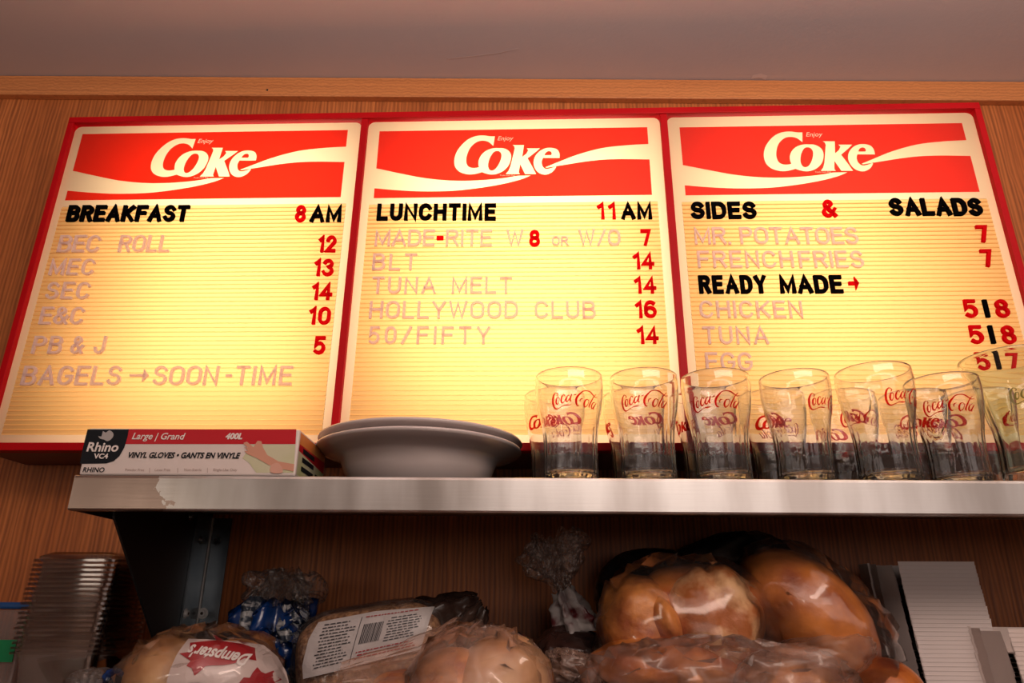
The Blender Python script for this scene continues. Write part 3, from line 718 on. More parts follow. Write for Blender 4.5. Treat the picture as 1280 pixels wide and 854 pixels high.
plate.location = (pc.x, .985, SH_TOP + .0005); tag(plate, 'lower grey china plate, touching the shelf beside the glove carton', 'plate', 'stacked china plates')
p2 = plate.copy(); C.objects.link(p2); p2.location = (pc.x + .001, .988, SH_TOP + .0125); p2.rotation_euler = (0, math.radians(.4), 0)
tag(p2, 'upper grey china plate, lying on top of the other plate', 'plate', 'stacked china plates')

# ---------------------------------------------------------------- glasses
GH = .1365
def interp(tab, t):
    for (a, b_), (c, d) in zip(tab, tab[1:]):
        if t <= c:
            u = (t - a) / (c - a) if c > a else 0; u = u * u * (3 - 2 * u) * .4 + u * .6
            return b_ + (d - b_) * u
    return tab[-1][1]
BELL = [(0, .0325), (.03, .0342), (.2, .0336), (.36, .0338), (.46, .0350), (.56, .0374), (.68, .0408), (.8, .0430), (.9, .0438), (1, .0430)]
def glass_profile(tab, h, wall, base):
    pr = [(0, .0012), (tab[0][1] * .8, .0012), (tab[0][1] * .9, 0), (tab[0][1], .001)]
    K = 30
    for i in range(1, K + 1): t_ = i / K; pr.append((interp(tab, t_), h * t_ if i < K else h - .0008))
    rt_ = interp(tab, 1); pr += [(rt_ - .0006, h), (rt_ - wall + .0005, h), (rt_ - wall, h - .0008)]
    for i in range(K - 1, 0, -1):
        z = h * i / K
        if z < base: break
        pr.append((interp(tab, i / K) - wall, z))
    pr += [(interp(tab, base / h) * .80, base - .0005), (interp(tab, base / h) * .45, base - .003), (0, base - .0035)]
    return pr
def flute_bell(a, z, r_):
    if z < .003 or z > GH * .50 or r_ < .0318: return 0
    f = min(1, (GH * .50 - z) / .02); return -.0006 * f * abs(math.sin(a * 12))
bm = bmesh.new(); lathe(bm, glass_profile(BELL, GH, .0018, .0075), 144, flute_bell)
me_bell = mesh_of(bm, True)
def wrap(me, a0, z0, tab, h, off=.00035):
    """flat print (x = arc length, y = height) wrapped round the glass at angle a0"""
    for v in me.vertices:
        t_ = (z0 + v.co.y) / h; R_ = interp(tab, t_) + off; a = a0 + v.co.x / interp(tab, z0 / h)
        v.co = (R_ * math.cos(a), R_ * math.sin(a), z0 + v.co.y)
    return me
SCRIPT = [
 [(268, 188, 8), (240, 178, 10), (208, 212, 18), (187, 270, 25), (181, 330, 27), (190, 390, 24), (215, 430, 20), (250, 440, 12), (300, 422, 8), (370, 395, 8), (430, 390, 15), (492, 385, 4)],
 [(268, 188, 8), (280, 208, 10), (262, 232, 7)],
 [(290, 255, 8), (262, 262, 14), (243, 310, 22), (245, 355, 19), (265, 365, 13), (290, 330, 8), (297, 280, 8), (290, 255, 8)],
 [(392, 245, 10), (385, 222, 8), (362, 226, 10), (337, 270, 20), (327, 320, 22), (345, 352, 17), (375, 335, 9), (400, 290, 6)],
 [(465, 230, 8), (438, 240, 11), (412, 290, 20), (412, 328, 18), (433, 332, 12), (470, 280, 8), (500, 215, 8)],
 [(503, 212, 12), (482, 280, 16), (476, 322, 16), (500, 325, 7)],
 [(540, 228, 12), (575, 216, 10)],
 [(622, 392, 8), (600, 400, 15), (577, 360, 24), (575, 300, 28), (600, 245, 26), (640, 200, 19), (690, 155, 11), (760, 142, 10), (820, 152, 15), (870, 185, 16), (900, 202, 12), (935, 218, 9), (985, 208, 8)],
 [(690, 282, 6), (658, 285, 12), (640, 310, 12), (642, 340, 6)],
 [(782, 280, 8), (745, 290, 13), (717, 340, 22), (713, 385, 22), (735, 410, 13), (780, 370, 8), (802, 310, 8), (782, 280, 8)],
 [(955, 165, 6), (905, 212, 11), (870, 270, 16), (830, 340, 18), (812, 392, 18), (828, 408, 8)],
 [(935, 305, 8), (892, 320, 13), (867, 370, 20), (868, 403, 18), (890, 410, 12), (930, 360, 8), (968, 312, 8)],
 [(970, 310, 12), (930, 370, 16), (912, 410, 16), (930, 418, 7)]]
def script_mesh(width):
    s = width / 800; bm = bmesh.new()
    for st in SCRIPT:
        P = smooth_open(st, 5); prev = None
        for i, (x, y, w_) in enumerate(P):
            a = P[max(i - 1, 0)]; c = P[min(i + 1, len(P) - 1)]; d = Vector((c[0] - a[0], c[1] - a[1]))
            if d.length < 1e-6: continue
            d.normalize(); n2 = Vector((-d.y, d.x)); w_ = w_ * .62 + 1
            q = [Vector((x, y)) + n2 * w_, Vector((x, y)) - n2 * w_]
            vs = [bm.verts.new(((v.x - 578) * s, (300 - v.y) * s, 0)) for v in q]
            if prev: bm.faces.new((prev[0], prev[1], vs[1], vs[0]))
            prev = vs
    me = bpy.data.meshes.new('script'); bm.to_mesh(me); bm.free(); return me
def coke_mesh(width):
    cs = [[((x - 632) / 1129 * width, (320 - y) / 1129 * width) for x, y in c] for c in LET]
    return subdiv(fill2d(cs), .004)
# the glass faces -Y at angle -90 deg
me_s = wrap(script_mesh(.060), -PI / 2, GH * .69, BELL, GH)
me_c = wrap(coke_mesh(.050), PI / 2, GH * .665, BELL, GH)
def make_glass():
    g_ = obj('drinking_glass', me_bell, m_glass, local=True)
    a = obj('printed_script', me_s, m_print, local=True); a.parent = g_; a['label'] = 'red flowing script reading Coca-Cola'
    b_ = obj('printed_word', me_c, m_print, local=True); b_.parent = g_; b_['label'] = 'bold red word Coke'
    return g_
g0 = make_glass(); first = True
FRONT = 'glasses in the front row on the shelf'; BACK = 'glasses in the back row on the shelf'
def gx(px, py, Y): return at(px, py, Y).x
GL = [
 (711, 470, .891, 12, 1.0, 'clear printed bell glass at the left end of the front row, nearest the plates', FRONT),
 (803.7, 470, .891, 0, 1.0, 'clear glass second from the plates in the front row, left of the menu divider', FRONT),
 (893, 470, .891, -2, 1.0, 'clear glass in the front row standing over the divider right of the middle menu', FRONT),
 (991, 470, .891, 62, 1.0, 'fourth front glass from the plates, its red script turned half out of sight', FRONT),
 (1090, 466, .892, 55, 1.07, 'largest looking clear bell glass, fifth in the front row, its script wrapping the right edge', FRONT),
 (1175, 472, .900, 5, 1.0, 'clear glass just left of the wide greenish glass, full red script facing out', FRONT),
 (694, 498, .978, 150, 1.0, 'clear glass behind the left end glass, peeking out beside the plates', BACK),
 (792, 498, .978, 90, 1.0, 'clear glass in the back row behind the second front glass', BACK),
 (880, 498, .978, 120, 1.0, 'clear glass in the back row behind the third front glass', BACK),
 (965, 498, .975, 175, 1.0, 'clear glass in the back row seen between the third and fourth front glasses', BACK),
 (1052, 498, .972, 35, 1.0, 'clear glass in the back row seen between the fourth and the largest front glass', BACK),
 (1140, 498, .970, 185, 1.0, 'clear glass in the back row behind the gap right of the largest front glass', BACK),
 (1222, 500, .966, 80, 1.0, 'clear glass in the back row behind the wide greenish glass, left side', BACK),
]
for (px, py, Y, rot, s, lab, grp) in GL:
    o = g0 if first else copy_tree(g0); first = False
    o.location = (gx(px, py, Y), Y, SH_TOP + .0004); o.rotation_euler = (0, 0, math.radians(rot) - math.atan2(gx(px, py, Y), Y)); o.scale = (s, s, s)
    tag(o, lab, 'glass', grp)
# wide green-tinted contour glass at the right edge
TULIP = [(0, .031), (.03, .035), (.12, .0345), (.28, .033), (.42, .0345), (.55, .0385), (.66, .0405), (.74, .0400), (.82, .0425), (.90, .0490), (.96, .0545), (1, .0565)]
TH = .166
def flute_t(a, z, r_):
    t_ = z / TH
    if z < .003 or t_ > .72 or r_ < .030: return 0
    f = min(1, t_ / .1) * min(1, (.72 - t_) / .12); return -.0022 * f * abs(math.sin(a * 5)) ** 1.5 * (1 if r_ > .0 else 0)
bm = bmesh.new(); lathe(bm, glass_profile(TULIP, TH, .0028, .016), 160, flute_t)
og = obj('drinking_glass', bm, m_green, local=True, smooth=True); og.location = (gx(1257, 445, .893), .893, SH_TOP + .0004)
tag(og, 'wide flared green tinted fluted glass cut off by the right edge of the photo', 'glass')
ms = wrap(script_mesh(.062), -PI / 2, TH * .64, TULIP, TH)
oo = obj('embossed_script', ms, mat('embossed_glass', (.20, .16, .03), .2), local=True); oo.parent = og; oo['label'] = 'raised script in the same glass'

# ---------------------------------------------------------------- lumps: bread, bags
def lump(center, rad, rot=(0, 0, 0), seed=0, amp=.05, fr=2.0, expo=1.0, seg=56, ring_=36, ridged=False, fn=None, scale=1.0):
    """closed lumpy ellipsoid in world coordinates; rad = (x, y, z) radii"""
    bm = bmesh.new(); bmesh.ops.create_uvsphere(bm, u_segments=seg, v_segments=ring_, radius=1)
    from mathutils import Euler
    R_ = Euler(rot).to_matrix(); off = Vector((seed * 3.1, seed * 1.7, seed * 5.3))
    for v in bm.verts:
        d = v.co.normalized()
        p = Vector([math.copysign(abs(c) ** expo, c) for c in d])
        if ridged: k_ = 1 + amp * (1 - abs(noise.noise(d * fr + off)) * 3) + amp * .5 * (1 - abs(noise.noise(d * fr * 2.3 + off)) * 3)
        else: k_ = 1 + amp * noise.noise(d * fr + off) * 2 + amp * .35 * noise.noise(d * fr * 3 + off)
        if fn: k_ *= fn(d)
        q = Vector((p.x * rad[0], p.y * rad[1], p.z * rad[2])) * k_ * scale
        v.co = Vector(center) + R_ @ q
    for v in bm.verts:
        if v.co.z < COUNTER + .001: v.co.z = COUNTER + .001
    return bm
def pxr(P, n): return n * depth(P) / F
m_bun = mat('bread_crust', (.34, .07, .010), .45, c2=(.88, .34, .08), scale=26, bump=.5, bscale=70, coat=.1, sharp=(.35, .65), detail=8)
m_bun2 = mat('bread_crust_dark', (.27, .045, .008), .38, c2=(.80, .26, .045), scale=18, bump=.3, bscale=60, coat=.25, sharp=(.32, .68), detail=7)
m_pale = mat('bread_pale', (.46, .13, .025), .5, c2=(.80, .46, .22), scale=22, bump=.5, bscale=70, sharp=(.48, .62), detail=7)
m_rye = mat('grain_bread', (.16, .055, .02), .7, c2=(.46, .23, .10), scale=180, bump=.8, bscale=200)
m_film = film('clear_bag_film', haze=.03, gloss=.15, bump=.7, bscale=18, edge=.22)
m_film_pink = film('cloudy_bag_film', haze=.16, gloss=.12, bump=.5, bscale=16, edge=.2, rough=.3, hcol=(.85, .50, .36))
m_film_soft = film('fine_bag_film', haze=.02, gloss=.12, bump=.4, bscale=14, edge=.2)
m_black = mat('gloss_black', (.006, .006, .007), .22, bump=1, bscale=30, spec=.6)
m_blue = mat('blue_bag', (.002, .030, .15), .22, c2=(.003, .006, .02), scale=22, bump=.8, bscale=45, coat=.3, sharp=(.45, .55))
m_bagwhite = mat('printed_bag_white', (.62, .50, .46), .33, c2=(.66, .53, .49), scale=8, bump=.5, bscale=22)

m_gold = mat('bun_golden', (.55, .23, .07), .4, c2=(.80, .48, .22), scale=14, bump=.2, bscale=60)
m_facet = film('creased_film', haze=.01, gloss=.16, bump=0, edge=.22, rough=.13)
m_facet2 = film('creased_cloudy_film', haze=.09, gloss=.12, bump=0, edge=.2, rough=.22, hcol=(.9, .50, .38))
# big bag of rolls, right of centre
def roll(px, py, Y, rx, rz, ry, tilt, label, m=m_bun, seed=1, amp=.05, group='bread rolls in the large clear bag', expo=1.0, fn=None):
    P = at(px, py, Y); s = depth(P) / F
    bm = lump(P, (rx * s, ry, rz * s), (0, tilt, 0), seed, amp, 1.8, expo, fn=fn)
    o = obj('bread_roll', bm, m, None, origin=(P.x, P.y, COUNTER), smooth=True)
    return tag(o, label, 'bread', group)
def crease(ax, wd, dp): # groove across the crust
    ax = Vector(ax).normalized()
    return lambda d: 1 - dp * math.exp(-((d.dot(ax)) / wd) ** 2)
roll(798, 778, 1.00, 50, 58, .060, -.15, 'rough brown roll at the far left of the large clear bag', seed=3)
roll(829, 780, .975, 19, 37, .050, -.35, 'narrow finger shaped roll in the middle of the large bag, standing upright', seed=5, amp=.03)
roll(888, 775, .985, 62, 70, .070, .10, 'large crusty roll with a pale torn side, right half of the left pair', m=m_pale, seed=8, fn=lambda d: crease((1, 0, .25), .08, .10)(d) * crease((.6, 0, -.8), .07, .06)(d))
roll(872, 742, 1.01, 66, 36, .060, .05, 'orange brown roll forming the top of the left pair in the large bag', m=m_bun2, seed=11)
roll(835, 838, .96, 95, 38, .065, .1, 'wide roll at the bottom of the large bag, under clouded film', m=m_bun2, seed=13)
roll(1006, 772, .99, 96, 63, .080, .82, 'big smooth glossy orange loaf leaning at the right of the large bag', m=m_bun2, seed=17, amp=.03)
roll(1000, 852, .975, 75, 30, .060, .1, 'brown roll beneath the leaning glossy loaf in the large bag', m=m_bun, seed=21)
roll(1106, 872, .95, 50, 46, .050, 0, 'small round glossy orange bun at the foot of the grey paper tray stack', m=m_bun2, seed=23, amp=.02, group=None)
def crumpled(name, px, py, Y, rx, rz, ry, tilt, m, label, seed, parent, jit=.0075, seg=34, ring_=20):
    """creased film: a coarse faceted hull, every facet catching the light its own way"""
    P = at(px, py, Y); s = depth(P) / F; rn = random.Random(seed)
    bm = lump(P, (rx * s, ry, rz * s), (0, tilt, 0), seed, .03, 2.5, .92, seg, ring_, True)
    for v in bm.verts: v.co += Vector((rn.uniform(-1, 1), rn.uniform(-.6, .6), rn.uniform(-1, 1))) * jit
    for v in bm.verts:
        if v.co.z < COUNTER + .001: v.co.z = COUNTER + .001
    bmesh.ops.triangulate(bm, faces=bm.faces, quad_method='SHORT_EDGE')
    return obj(name, bm, m, parent, smooth=True, label=label)
def bag_hull(name, px, py, Y, rx, rz, ry, tilt, m, label, seed, amp=.05, fr=2.5, cat='bag', expo=.9, seg=72, ring_=48, group=None, parent=None):
    P = at(px, py, Y); s = depth(P) / F
    bm = lump(P, (rx * s, ry, rz * s), (0, tilt, 0), seed, amp, fr, expo, seg, ring_, True)
    org = (P.x, P.y, COUNTER)
    if parent is None:
        o = obj(name, bm, m, None, origin=org, smooth=True); tag(o, label, cat, group)
    else: o = obj(name, bm, m, parent, smooth=True, label=label)
    return o
bag = empty('bread_bag', at(910, 800, 1.0).xy.to_3d() + Vector((0, 0, COUNTER)), 'large crumpled clear plastic bag holding the big brown rolls', 'bag')
crumpled('bag_body', 858, 790, .975, 112, 90, .092, 0, m_facet, 'sharp creases in the clear plastic', 131, bag)
crumpled('bag_body', 1012, 778, .985, 108, 72, .098, .86, m_facet, 'sharp creases in the clear plastic', 132, bag)
crumpled('bag_fold', 900, 852, .915, 170, 46, .050, .02, m_facet2, 'gathered creased plastic at the lower front', 133, bag, .008, 54, 20)
bag_hull('bag_fold', 1000, 832, .93, 95, 30, .04, -.25, m_film_pink, 'clouded gathered plastic along the lower front', 36, .05, 2.5, parent=bag)
bag_hull('black_backing', 812, 745, 1.09, 66, 56, .05, -.2, m_black, 'black lump behind the left rolls', 37, .04, parent=bag)  # plain black hull filling the space behind the rolls
bag_hull('black_backing', 905, 728, 1.10, 92, 55, .05, -.30, m_black, 'black lump behind the top of the rolls', 38, .04, parent=bag)

# twisted necks of plastic
def neck(P0, axis, length, radii, m, parent, name, label=None, folds=7, twist=3.0, seed=0, amp=.35, seg=70, rings_=36):
    bm = bmesh.new(); q = Vector(axis).normalized().to_track_quat('Z', 'Y').to_matrix(); rg = []
    for i in range(rings_ + 1):
        t_ = i / rings_; R_ = interp([(a, b_) for a, b_ in radii], t_); row = []
        for s in range(seg):
            a = 2 * PI * s / seg
            wv_ = math.cos(folds * a + twist * t_ + seed) * amp + .5 * amp * noise.noise(Vector((math.cos(a) * 3, math.sin(a) * 3, t_ * 5 + seed))) * 2
            rr = R_ * (1 + wv_)
            zz = t_ * length + .18 * R_ * noise.noise(Vector((math.cos(a) * 4 + seed, math.sin(a) * 4, t_ * 4)))*(1+2*t_)
            row.append(bm.verts.new(Vector(P0) + q @ Vector((rr * math.cos(a), rr * math.sin(a), zz))))
        rg.append(row)
    for A, B in zip(rg, rg[1:]):
        for s in range(seg): bm.faces.new((A[s], A[(s + 1) % seg], B[(s + 1) % seg], B[s]))
    return obj(name, bm, m, parent, smooth=True, label=label)
# tall twisted clear bag end between the loaves
m_crinkle = film('crinkled_film', haze=.03, gloss=.3, bump=1.0, bscale=40, edge=.25, rough=.12, hcol=(.7, .62, .60))
m_dkpack = mat('dark_bread_bag', (.012, .009, .009), .2, c2=(.05, .02, .015), scale=20, bump=.9, bscale=35)
P = at(716, 838, 1.06)
tb_ = empty('bread_bag', (P.x, P.y, COUNTER), 'dark loaf bag with a tall twisted clear end rising in front of the wood wall', 'bag')
bag_hull('bag_body', 714, 838, 1.06, 52, 50, .06, .1, m_dkpack, 'dark plastic body', 41, .06, parent=tb_)
A = at(722, 795, 1.06); B = at(704, 738, 1.06); D_ = at(688, 672, 1.06)
neck(A, B - A, (B - A).length, [(0, .030), (.5, .022), (1, .012)], mat('white_print_film', (.42, .38, .37), .3, c2=(.10, .01, .015), scale=28, bump=1, bscale=40, sharp=(.5, .62)), tb_, 'bag_neck', 'white and dark red printed gathered plastic', 6, 2.5, 1)
neck(B, D_ - B, (D_ - B).length, [(0, .010), (.15, .012), (.45, .030), (.8, .040), (1, .030)], m_crinkle, tb_, 'bag_end', 'clear crinkled flared end', 5, 1.5, 2, .4)
neck(B, D_ - B, (D_ - B).length * .93, [(0, .006), (.15, .008), (.45, .018), (.8, .026), (1, .022)], m_crinkle, tb_, 'bag_end', 'clear crinkled flared end', 4, 2.5, 5, .5)
bag_hull('bag_fold', 718, 842, .98, 40, 24, .04, .3, m_film_pink, 'loose clouded plastic at the foot', 44, .12, 4, parent=tb_)

# blue twisted bag
P = at(345, 830, 1.08)
bb = empty('bread_bag', (P.x, P.y, COUNTER), 'shiny blue and black loaf bag twisted shut, between the bracket and the labelled loaf', 'bag')
bag_hull('bag_body', 345, 825, 1.08, 54, 56, .05, .1, m_blue, 'blue plastic body', 51, .08, 3, parent=bb)
m_silver = mat('silver_print', (.36, .36, .37), .3, c2=(.03, .04, .06), scale=42, stretch=(1, 1, 3), bump=.8, bscale=50, sharp=(.48, .56))
A = at(338, 800, 1.06); B = at(346, 755, 1.06)
neck(A, B - A, (B - A).length * 1.1, [(0, .050), (.4, .050), (.8, .046), (1, .030)], m_blue, bb, 'bag_neck', 'gathered deep blue plastic', 7, 1.2, 3, .25)
neck(at(312, 812, 1.03), at(318, 752, 1.03) - at(312, 812, 1.03), .066, [(0, .014), (.4, .017), (.8, .015), (1, .006)], m_silver, bb, 'bag_print', 'silver printed fold', 3, 1.0, 7, .25)
neck(at(366, 800, 1.03), at(360, 762, 1.03) - at(366, 800, 1.03), .045, [(0, .012), (.5, .014), (1, .005)], m_silver, bb, 'bag_print', 'silver printed fold', 3, 1.0, 9, .25)
A = at(352, 758, 1.07); B = at(362, 712, 1.07)
neck(A, B - A, (B - A).length, [(0, .034), (.3, .040), (.7, .036), (1, .018)], m_crinkle, bb, 'bag_end', 'clear crinkled end', 6, 1.5, 6, .4)
neck(A, B - A, (B - A).length * .9, [(0, .028), (.3, .026), (.7, .024), (1, .012)], m_crinkle, bb, 'bag_end', 'clear crinkled end', 4, 2.5, 8, .5)

# draping flat print on the front of an ellipsoid
def drape(me, P, rad, tilt, expo, lift, m, name, parent, label=None, maxlen=.008):
    """me: flat x,y in metres relative to the ellipsoid centre, before tilt"""
    subdiv(me, maxlen)
    from mathutils import Euler
    R_ = Euler((0, tilt, 0)).to_matrix()
    for v in me.vertices:
        x, z = v.co.x, v.co.y
        ux, uz = abs(x / rad[0]) ** (1 / expo), abs(z / rad[2]) ** (1 / expo)
        k_ = 1 - min(ux ** 2 + uz ** 2, .985)
        y = -rad[1] * (math.sqrt(k_) ** expo) - lift + .0012 * noise.noise(Vector((x * 60, z * 60, 3)))
        v.co = Vector(P) + R_ @ Vector((x, y, z))
    return obj(name, me, m, parent, label=label)
# maple-leaf printed bun bag, lower left
P = at(250, 856, .96); s = depth(P) / F; rad = (100 * s, .07, 66 * s)
wb = empty('bun_bag', (P.x, P.y, COUNTER), 'bag of round buns with an upside down white and red maple leaf print', 'bag')
for (px, py, r1, r2, sd) in ((208, 858, 58, 62, 61), (290, 862, 56, 60, 62)):
    Q = at(px, py, .965); bm = lump(Q, (r1 * s, .055, r2 * s), (0, 0, 0), sd, .03, 2)
    o = obj('burger_bun', bm, m_gold if sd == 61 else m_bun, None, origin=(Q.x, Q.y, COUNTER), smooth=True)
    tag(o, 'pale brown bun showing through the left of the maple leaf bag' if sd == 61 else 'brown bun under the white print of the maple leaf bag', 'bread')
film_hull = bag_hull('bag_body', 250, 856, .96, 103, 68, .073, 0, m_film_soft, 'clear plastic', 63, .03, expo=1.0, parent=wb)
def rel(px, py): Q = at(px, py, .892); return (Q.x - P.x, Q.z - P.z)
def patch(pts): return fill2d([[rel(*p) for p in pts]])
rad2 = (103 * s, .078, 68 * s)
crumpled('bag_wrinkles', 252, 858, .945, 104, 68, .073, 0, m_facet, 'creases in the clear plastic', 135, wb, .007)
lab = patch([(227, 799), (250, 800), (285, 803), (310, 809), (328, 824), (340, 845), (345, 870), (300, 880), (212, 880), (214, 850), (220, 820)])
drape(lab, P, rad2, 0, 1.0, .002, m_bagwhite, 'printed_label', wb, 'white printed area of the bag')
m_lred = mat('label_red', (.36, .008, .014), .35)
leaf = [(232, 804), (262, 801), (290, 806), (304, 812), (310, 828), (298, 824), (289, 830), (278, 832), (265, 832), (258, 833), (254, 838), (247, 844), (243, 835), (236, 832), (240, 826), (233, 822), (224, 817), (236, 815)]
drape(patch(leaf), P, rad2, 0, 1.0, .0032, m_lred, 'printed_leaf', wb, 'large upside down red maple leaf')
leaf2 = [(296, 854), (300, 848), (306, 849), (308, 843), (312, 836), (316, 842), (320, 845), (326, 842), (328, 850), (334, 854), (330, 862), (300, 862)]
drape(patch(leaf2), P, rad2, 0, 1.0, .0032, m_lred, 'printed_leaf', wb, 'small red maple leaf')
tm = text_mesh("Dempster's", .03, .15)
a_, b_ = rel(305, 820), rel(236, 806)
L_ = math.dist(a_, b_); an = math.atan2(b_[1] - a_[1], b_[0] - a_[0])
tm.transform(Matrix.Translation((a_[0], a_[1], 0)) @ Matrix.Rotation(an, 4, 'Z') @ Matrix.Diagonal((L_, L_ * 1.15, 1, 1)))
drape(tm, P, rad2, 0, 1.0, .0048, m_pw, 'printed_words', wb, 'white lettering printed upside down', .004)
# scrap of clear film with a blue corner, lower left corner of the bags
bag_hull('plastic_wrap', 118, 853, .95, 30, 15, .03, 0, m_crinkle, 'small crumpled clear plastic wrap left of the maple leaf bag', 66, .12, 4, 'wrap')
Q = at(146, 852, .93); bm = lump(Q, (.018, .008, .012), (0, .5, 0), 67, .15, 3)
tag(obj('bag_clip', bm, m_blue, None, origin=Q, smooth=True), 'bright blue plastic scrap touching the left of the maple leaf bag', 'scrap')

# grain loaf with nutrition label
P = at(468, 828, 1.04); s = depth(P) / F; rad = (92 * s, .06, 66 * s); TL = .16
lf = obj('grain_loaf', lump(P, rad, (0, -TL, 0), 71, .02, 2, .55), m_rye, None, origin=(P.x, P.y, COUNTER), smooth=True)
tag(lf, 'dark seeded brown loaf under a white nutrition label, behind the front bun bag', 'bread')
lb = empty('loaf_bag', (P.x, P.y, COUNTER), 'clear loaf bag with a large white nutrition label and barcode', 'bag')
radb = tuple(c * 1.05 for c in rad)
obj('bag_body', lump(P, radb, (0, -TL, 0), 72, .02, 3, .55, ridged=True), m_film, lb, smooth=True)
c0 = at(468, 828, .98)
def rl(px, py):
    Q = at(px, py, .982) - P; x, z = Q.x, Q.z
    return (x * math.cos(TL) + z * math.sin(TL), -x * math.sin(TL) + z * math.cos(TL))
def P2(pts): return fill2d([[rl(*p) for p in pts]])
m_lab = mat('label_white', (.50, .45, .44), .4, c2=(.54, .48, .46), scale=8, bump=.5, bscale=25); m_ink = mat('label_ink', (.05, .045, .05), .5); m_inkr = mat('label_ink_red', (.34, .03, .035), .5)
radl = tuple(c * 1.07 for c in rad)
dr = lambda me, lift, m, nm, lab_=None, ml=.008: drape(me, P, radl, -TL, .55, lift, m, nm, lb, lab_, ml)
dr(P2([(397, 778), (470, 764), (541, 758), (534, 785), (526, 812), (470, 826), (425, 838), (379, 849), (378, 832), (386, 800)]), .0015, m_lab, 'printed_label', 'white nutrition label')
def quad(a, b_, t0, t1, v0, v1, nrm):
    pass
def lquad(cs): # corners in pixels
    return P2(cs)
def bil(u, v): # label coordinates 0..1
    tlx, tly, trx, try_, blx, bly, brx, bry = 397, 778, 541, 758, 380, 847, 526, 811
    x = (1 - v) * ((1 - u) * tlx + u * trx) + v * ((1 - u) * blx + u * brx); y = (1 - v) * ((1 - u) * tly + u * try_) + v * ((1 - u) * bly + u * bry)
    return (x, y)
def bars(rows, m, nm):
    cs = []
    for (u0, u1, v, h) in rows: cs.append([rl(*bil(u0, v)), rl(*bil(u1, v)), rl(*bil(u1, v + h)), rl(*bil(u0, v + h))])
    o_ = dr(fill2d(cs), .0026, m, nm, None, .012); return o_
rnd = random.Random(5); rows = []
def textrows(u0, u1, v0, v1, n, h):
    for i in range(n):
        v = v0 + (v1 - v0) * i / n; u = u0 + rnd.uniform(0, .03); ue = u1 - rnd.uniform(0, .08)
        while u < ue:
            w_ = rnd.uniform(.012, .05); rows.append((u, min(u + w_, ue), v, h)); u += w_ + .009
textrows(.05, .36, .06, .92, 14, .022); textrows(.63, .95, .12, .66, 9, .022)
bars(rows, m_ink, 'printed_text')['kind'] = 'stuff'
rows = []; textrows(.42, .93, .02, .08, 1, .022); textrows(.42, .95, .73, .92, 3, .026); bars(rows, m_inkr, 'printed_text')['kind'] = 'stuff'
rows = []; u = .43
while u < .60: w_ = rnd.choice((.004, .007, .010)); rows.append((u, u + w_, .18, .40)); u += w_ + rnd.choice((.004, .006))
bars(rows, m_ink, 'barcode')
bars([(.39, .395, .02, .93)], m_ink, 'printed_line')
# loose dark end of the loaf bag
A = at(548, 800, 1.05)
neck(A, at(580, 772, 1.05) - A, .075, [(0, .05), (.4, .036), (.8, .022), (1, .012)], mat('loaf_bag_end', (.03, .015, .012), .25, c2=(.07, .04, .03), scale=30, bump=.9, bscale=50), lb, 'bag_end', 'dark gathered end', 6, 2, 4, .3)

# large bun bag in the front centre
P = at(600, 868, .90); s = depth(P) / F
for (px, py, r1, r2, ry, sd, lab_) in ((625, 872, 66, 76, .06, 81, 'big pale brown bun at the right of the front centre bag'), (560, 882, 60, 68, .05, 82, 'brown bun left of the big one in the front centre bag'), (500, 893, 52, 52, .05, 84, 'half hidden bun at the left of the front centre bag')):
    Q = at(px, py, .91); o = obj('burger_bun', lump(Q, (r1 * s, ry, r2 * s), (0, .2, 0), sd, .03, 1.8), m_gold if sd == 81 else m_bun, None, origin=(Q.x, Q.y, COUNTER), smooth=True)
    tag(o, lab_, 'bread')
fb = empty('bun_bag', (P.x, P.y, COUNTER), 'clear bag of pale buns in the front centre, stretched over the labelled loaf', 'bag')
bag_hull('bag_body', 600, 872, .90, 92, 84, .078, .12, m_film_pink, 'clear wrinkled plastic', 83, .03, parent=fb)
crumpled('bag_wrinkles', 598, 876, .89, 92, 84, .078, .12, m_facet, 'creases in the plastic', 134, fb, .008)
A = at(575, 835, .90); B = at(425, 850, .90)
neck(A, B - A, (B - A).length, [(0, .050), (.3, .036), (.7, .022), (1, .016)], m_film_pink, fb, 'bag_neck', 'stretched cloudy plastic tail', 5, 1.0, 3, .15)
m_rp = mat('red_black_print', (.015, .01, .01), .3, c2=(.32, .01, .015), scale=30, sharp=(.55, .6))
bag_hull('bag_print', 615, 805, .965, 45, 18, .02, .0, m_rp, 'dark red printed plastic behind the bun', 85, .05, parent=fb)

ONES = ['', 'first', 'second', 'third', 'fourth', 'fifth', 'sixth', 'seventh', 'eighth', 'ninth', 'tenth', 'eleventh', 'twelfth', 'thirteenth', 'fourteenth',
        'fifteenth', 'sixteenth', 'seventeenth', 'eighteenth', 'nineteenth']
def ordinal(i):   # i = 0 is the topmost
    k_ = i + 1
    if k_ < 20: return ONES[k_]
    return {20: 'twentieth', 30: 'thirtieth', 40: 'fortieth'}[k_] if k_ % 10 == 0 else {2: 'twenty-', 3: 'thirty-'}[k_ // 10] + ONES[k_ % 10]
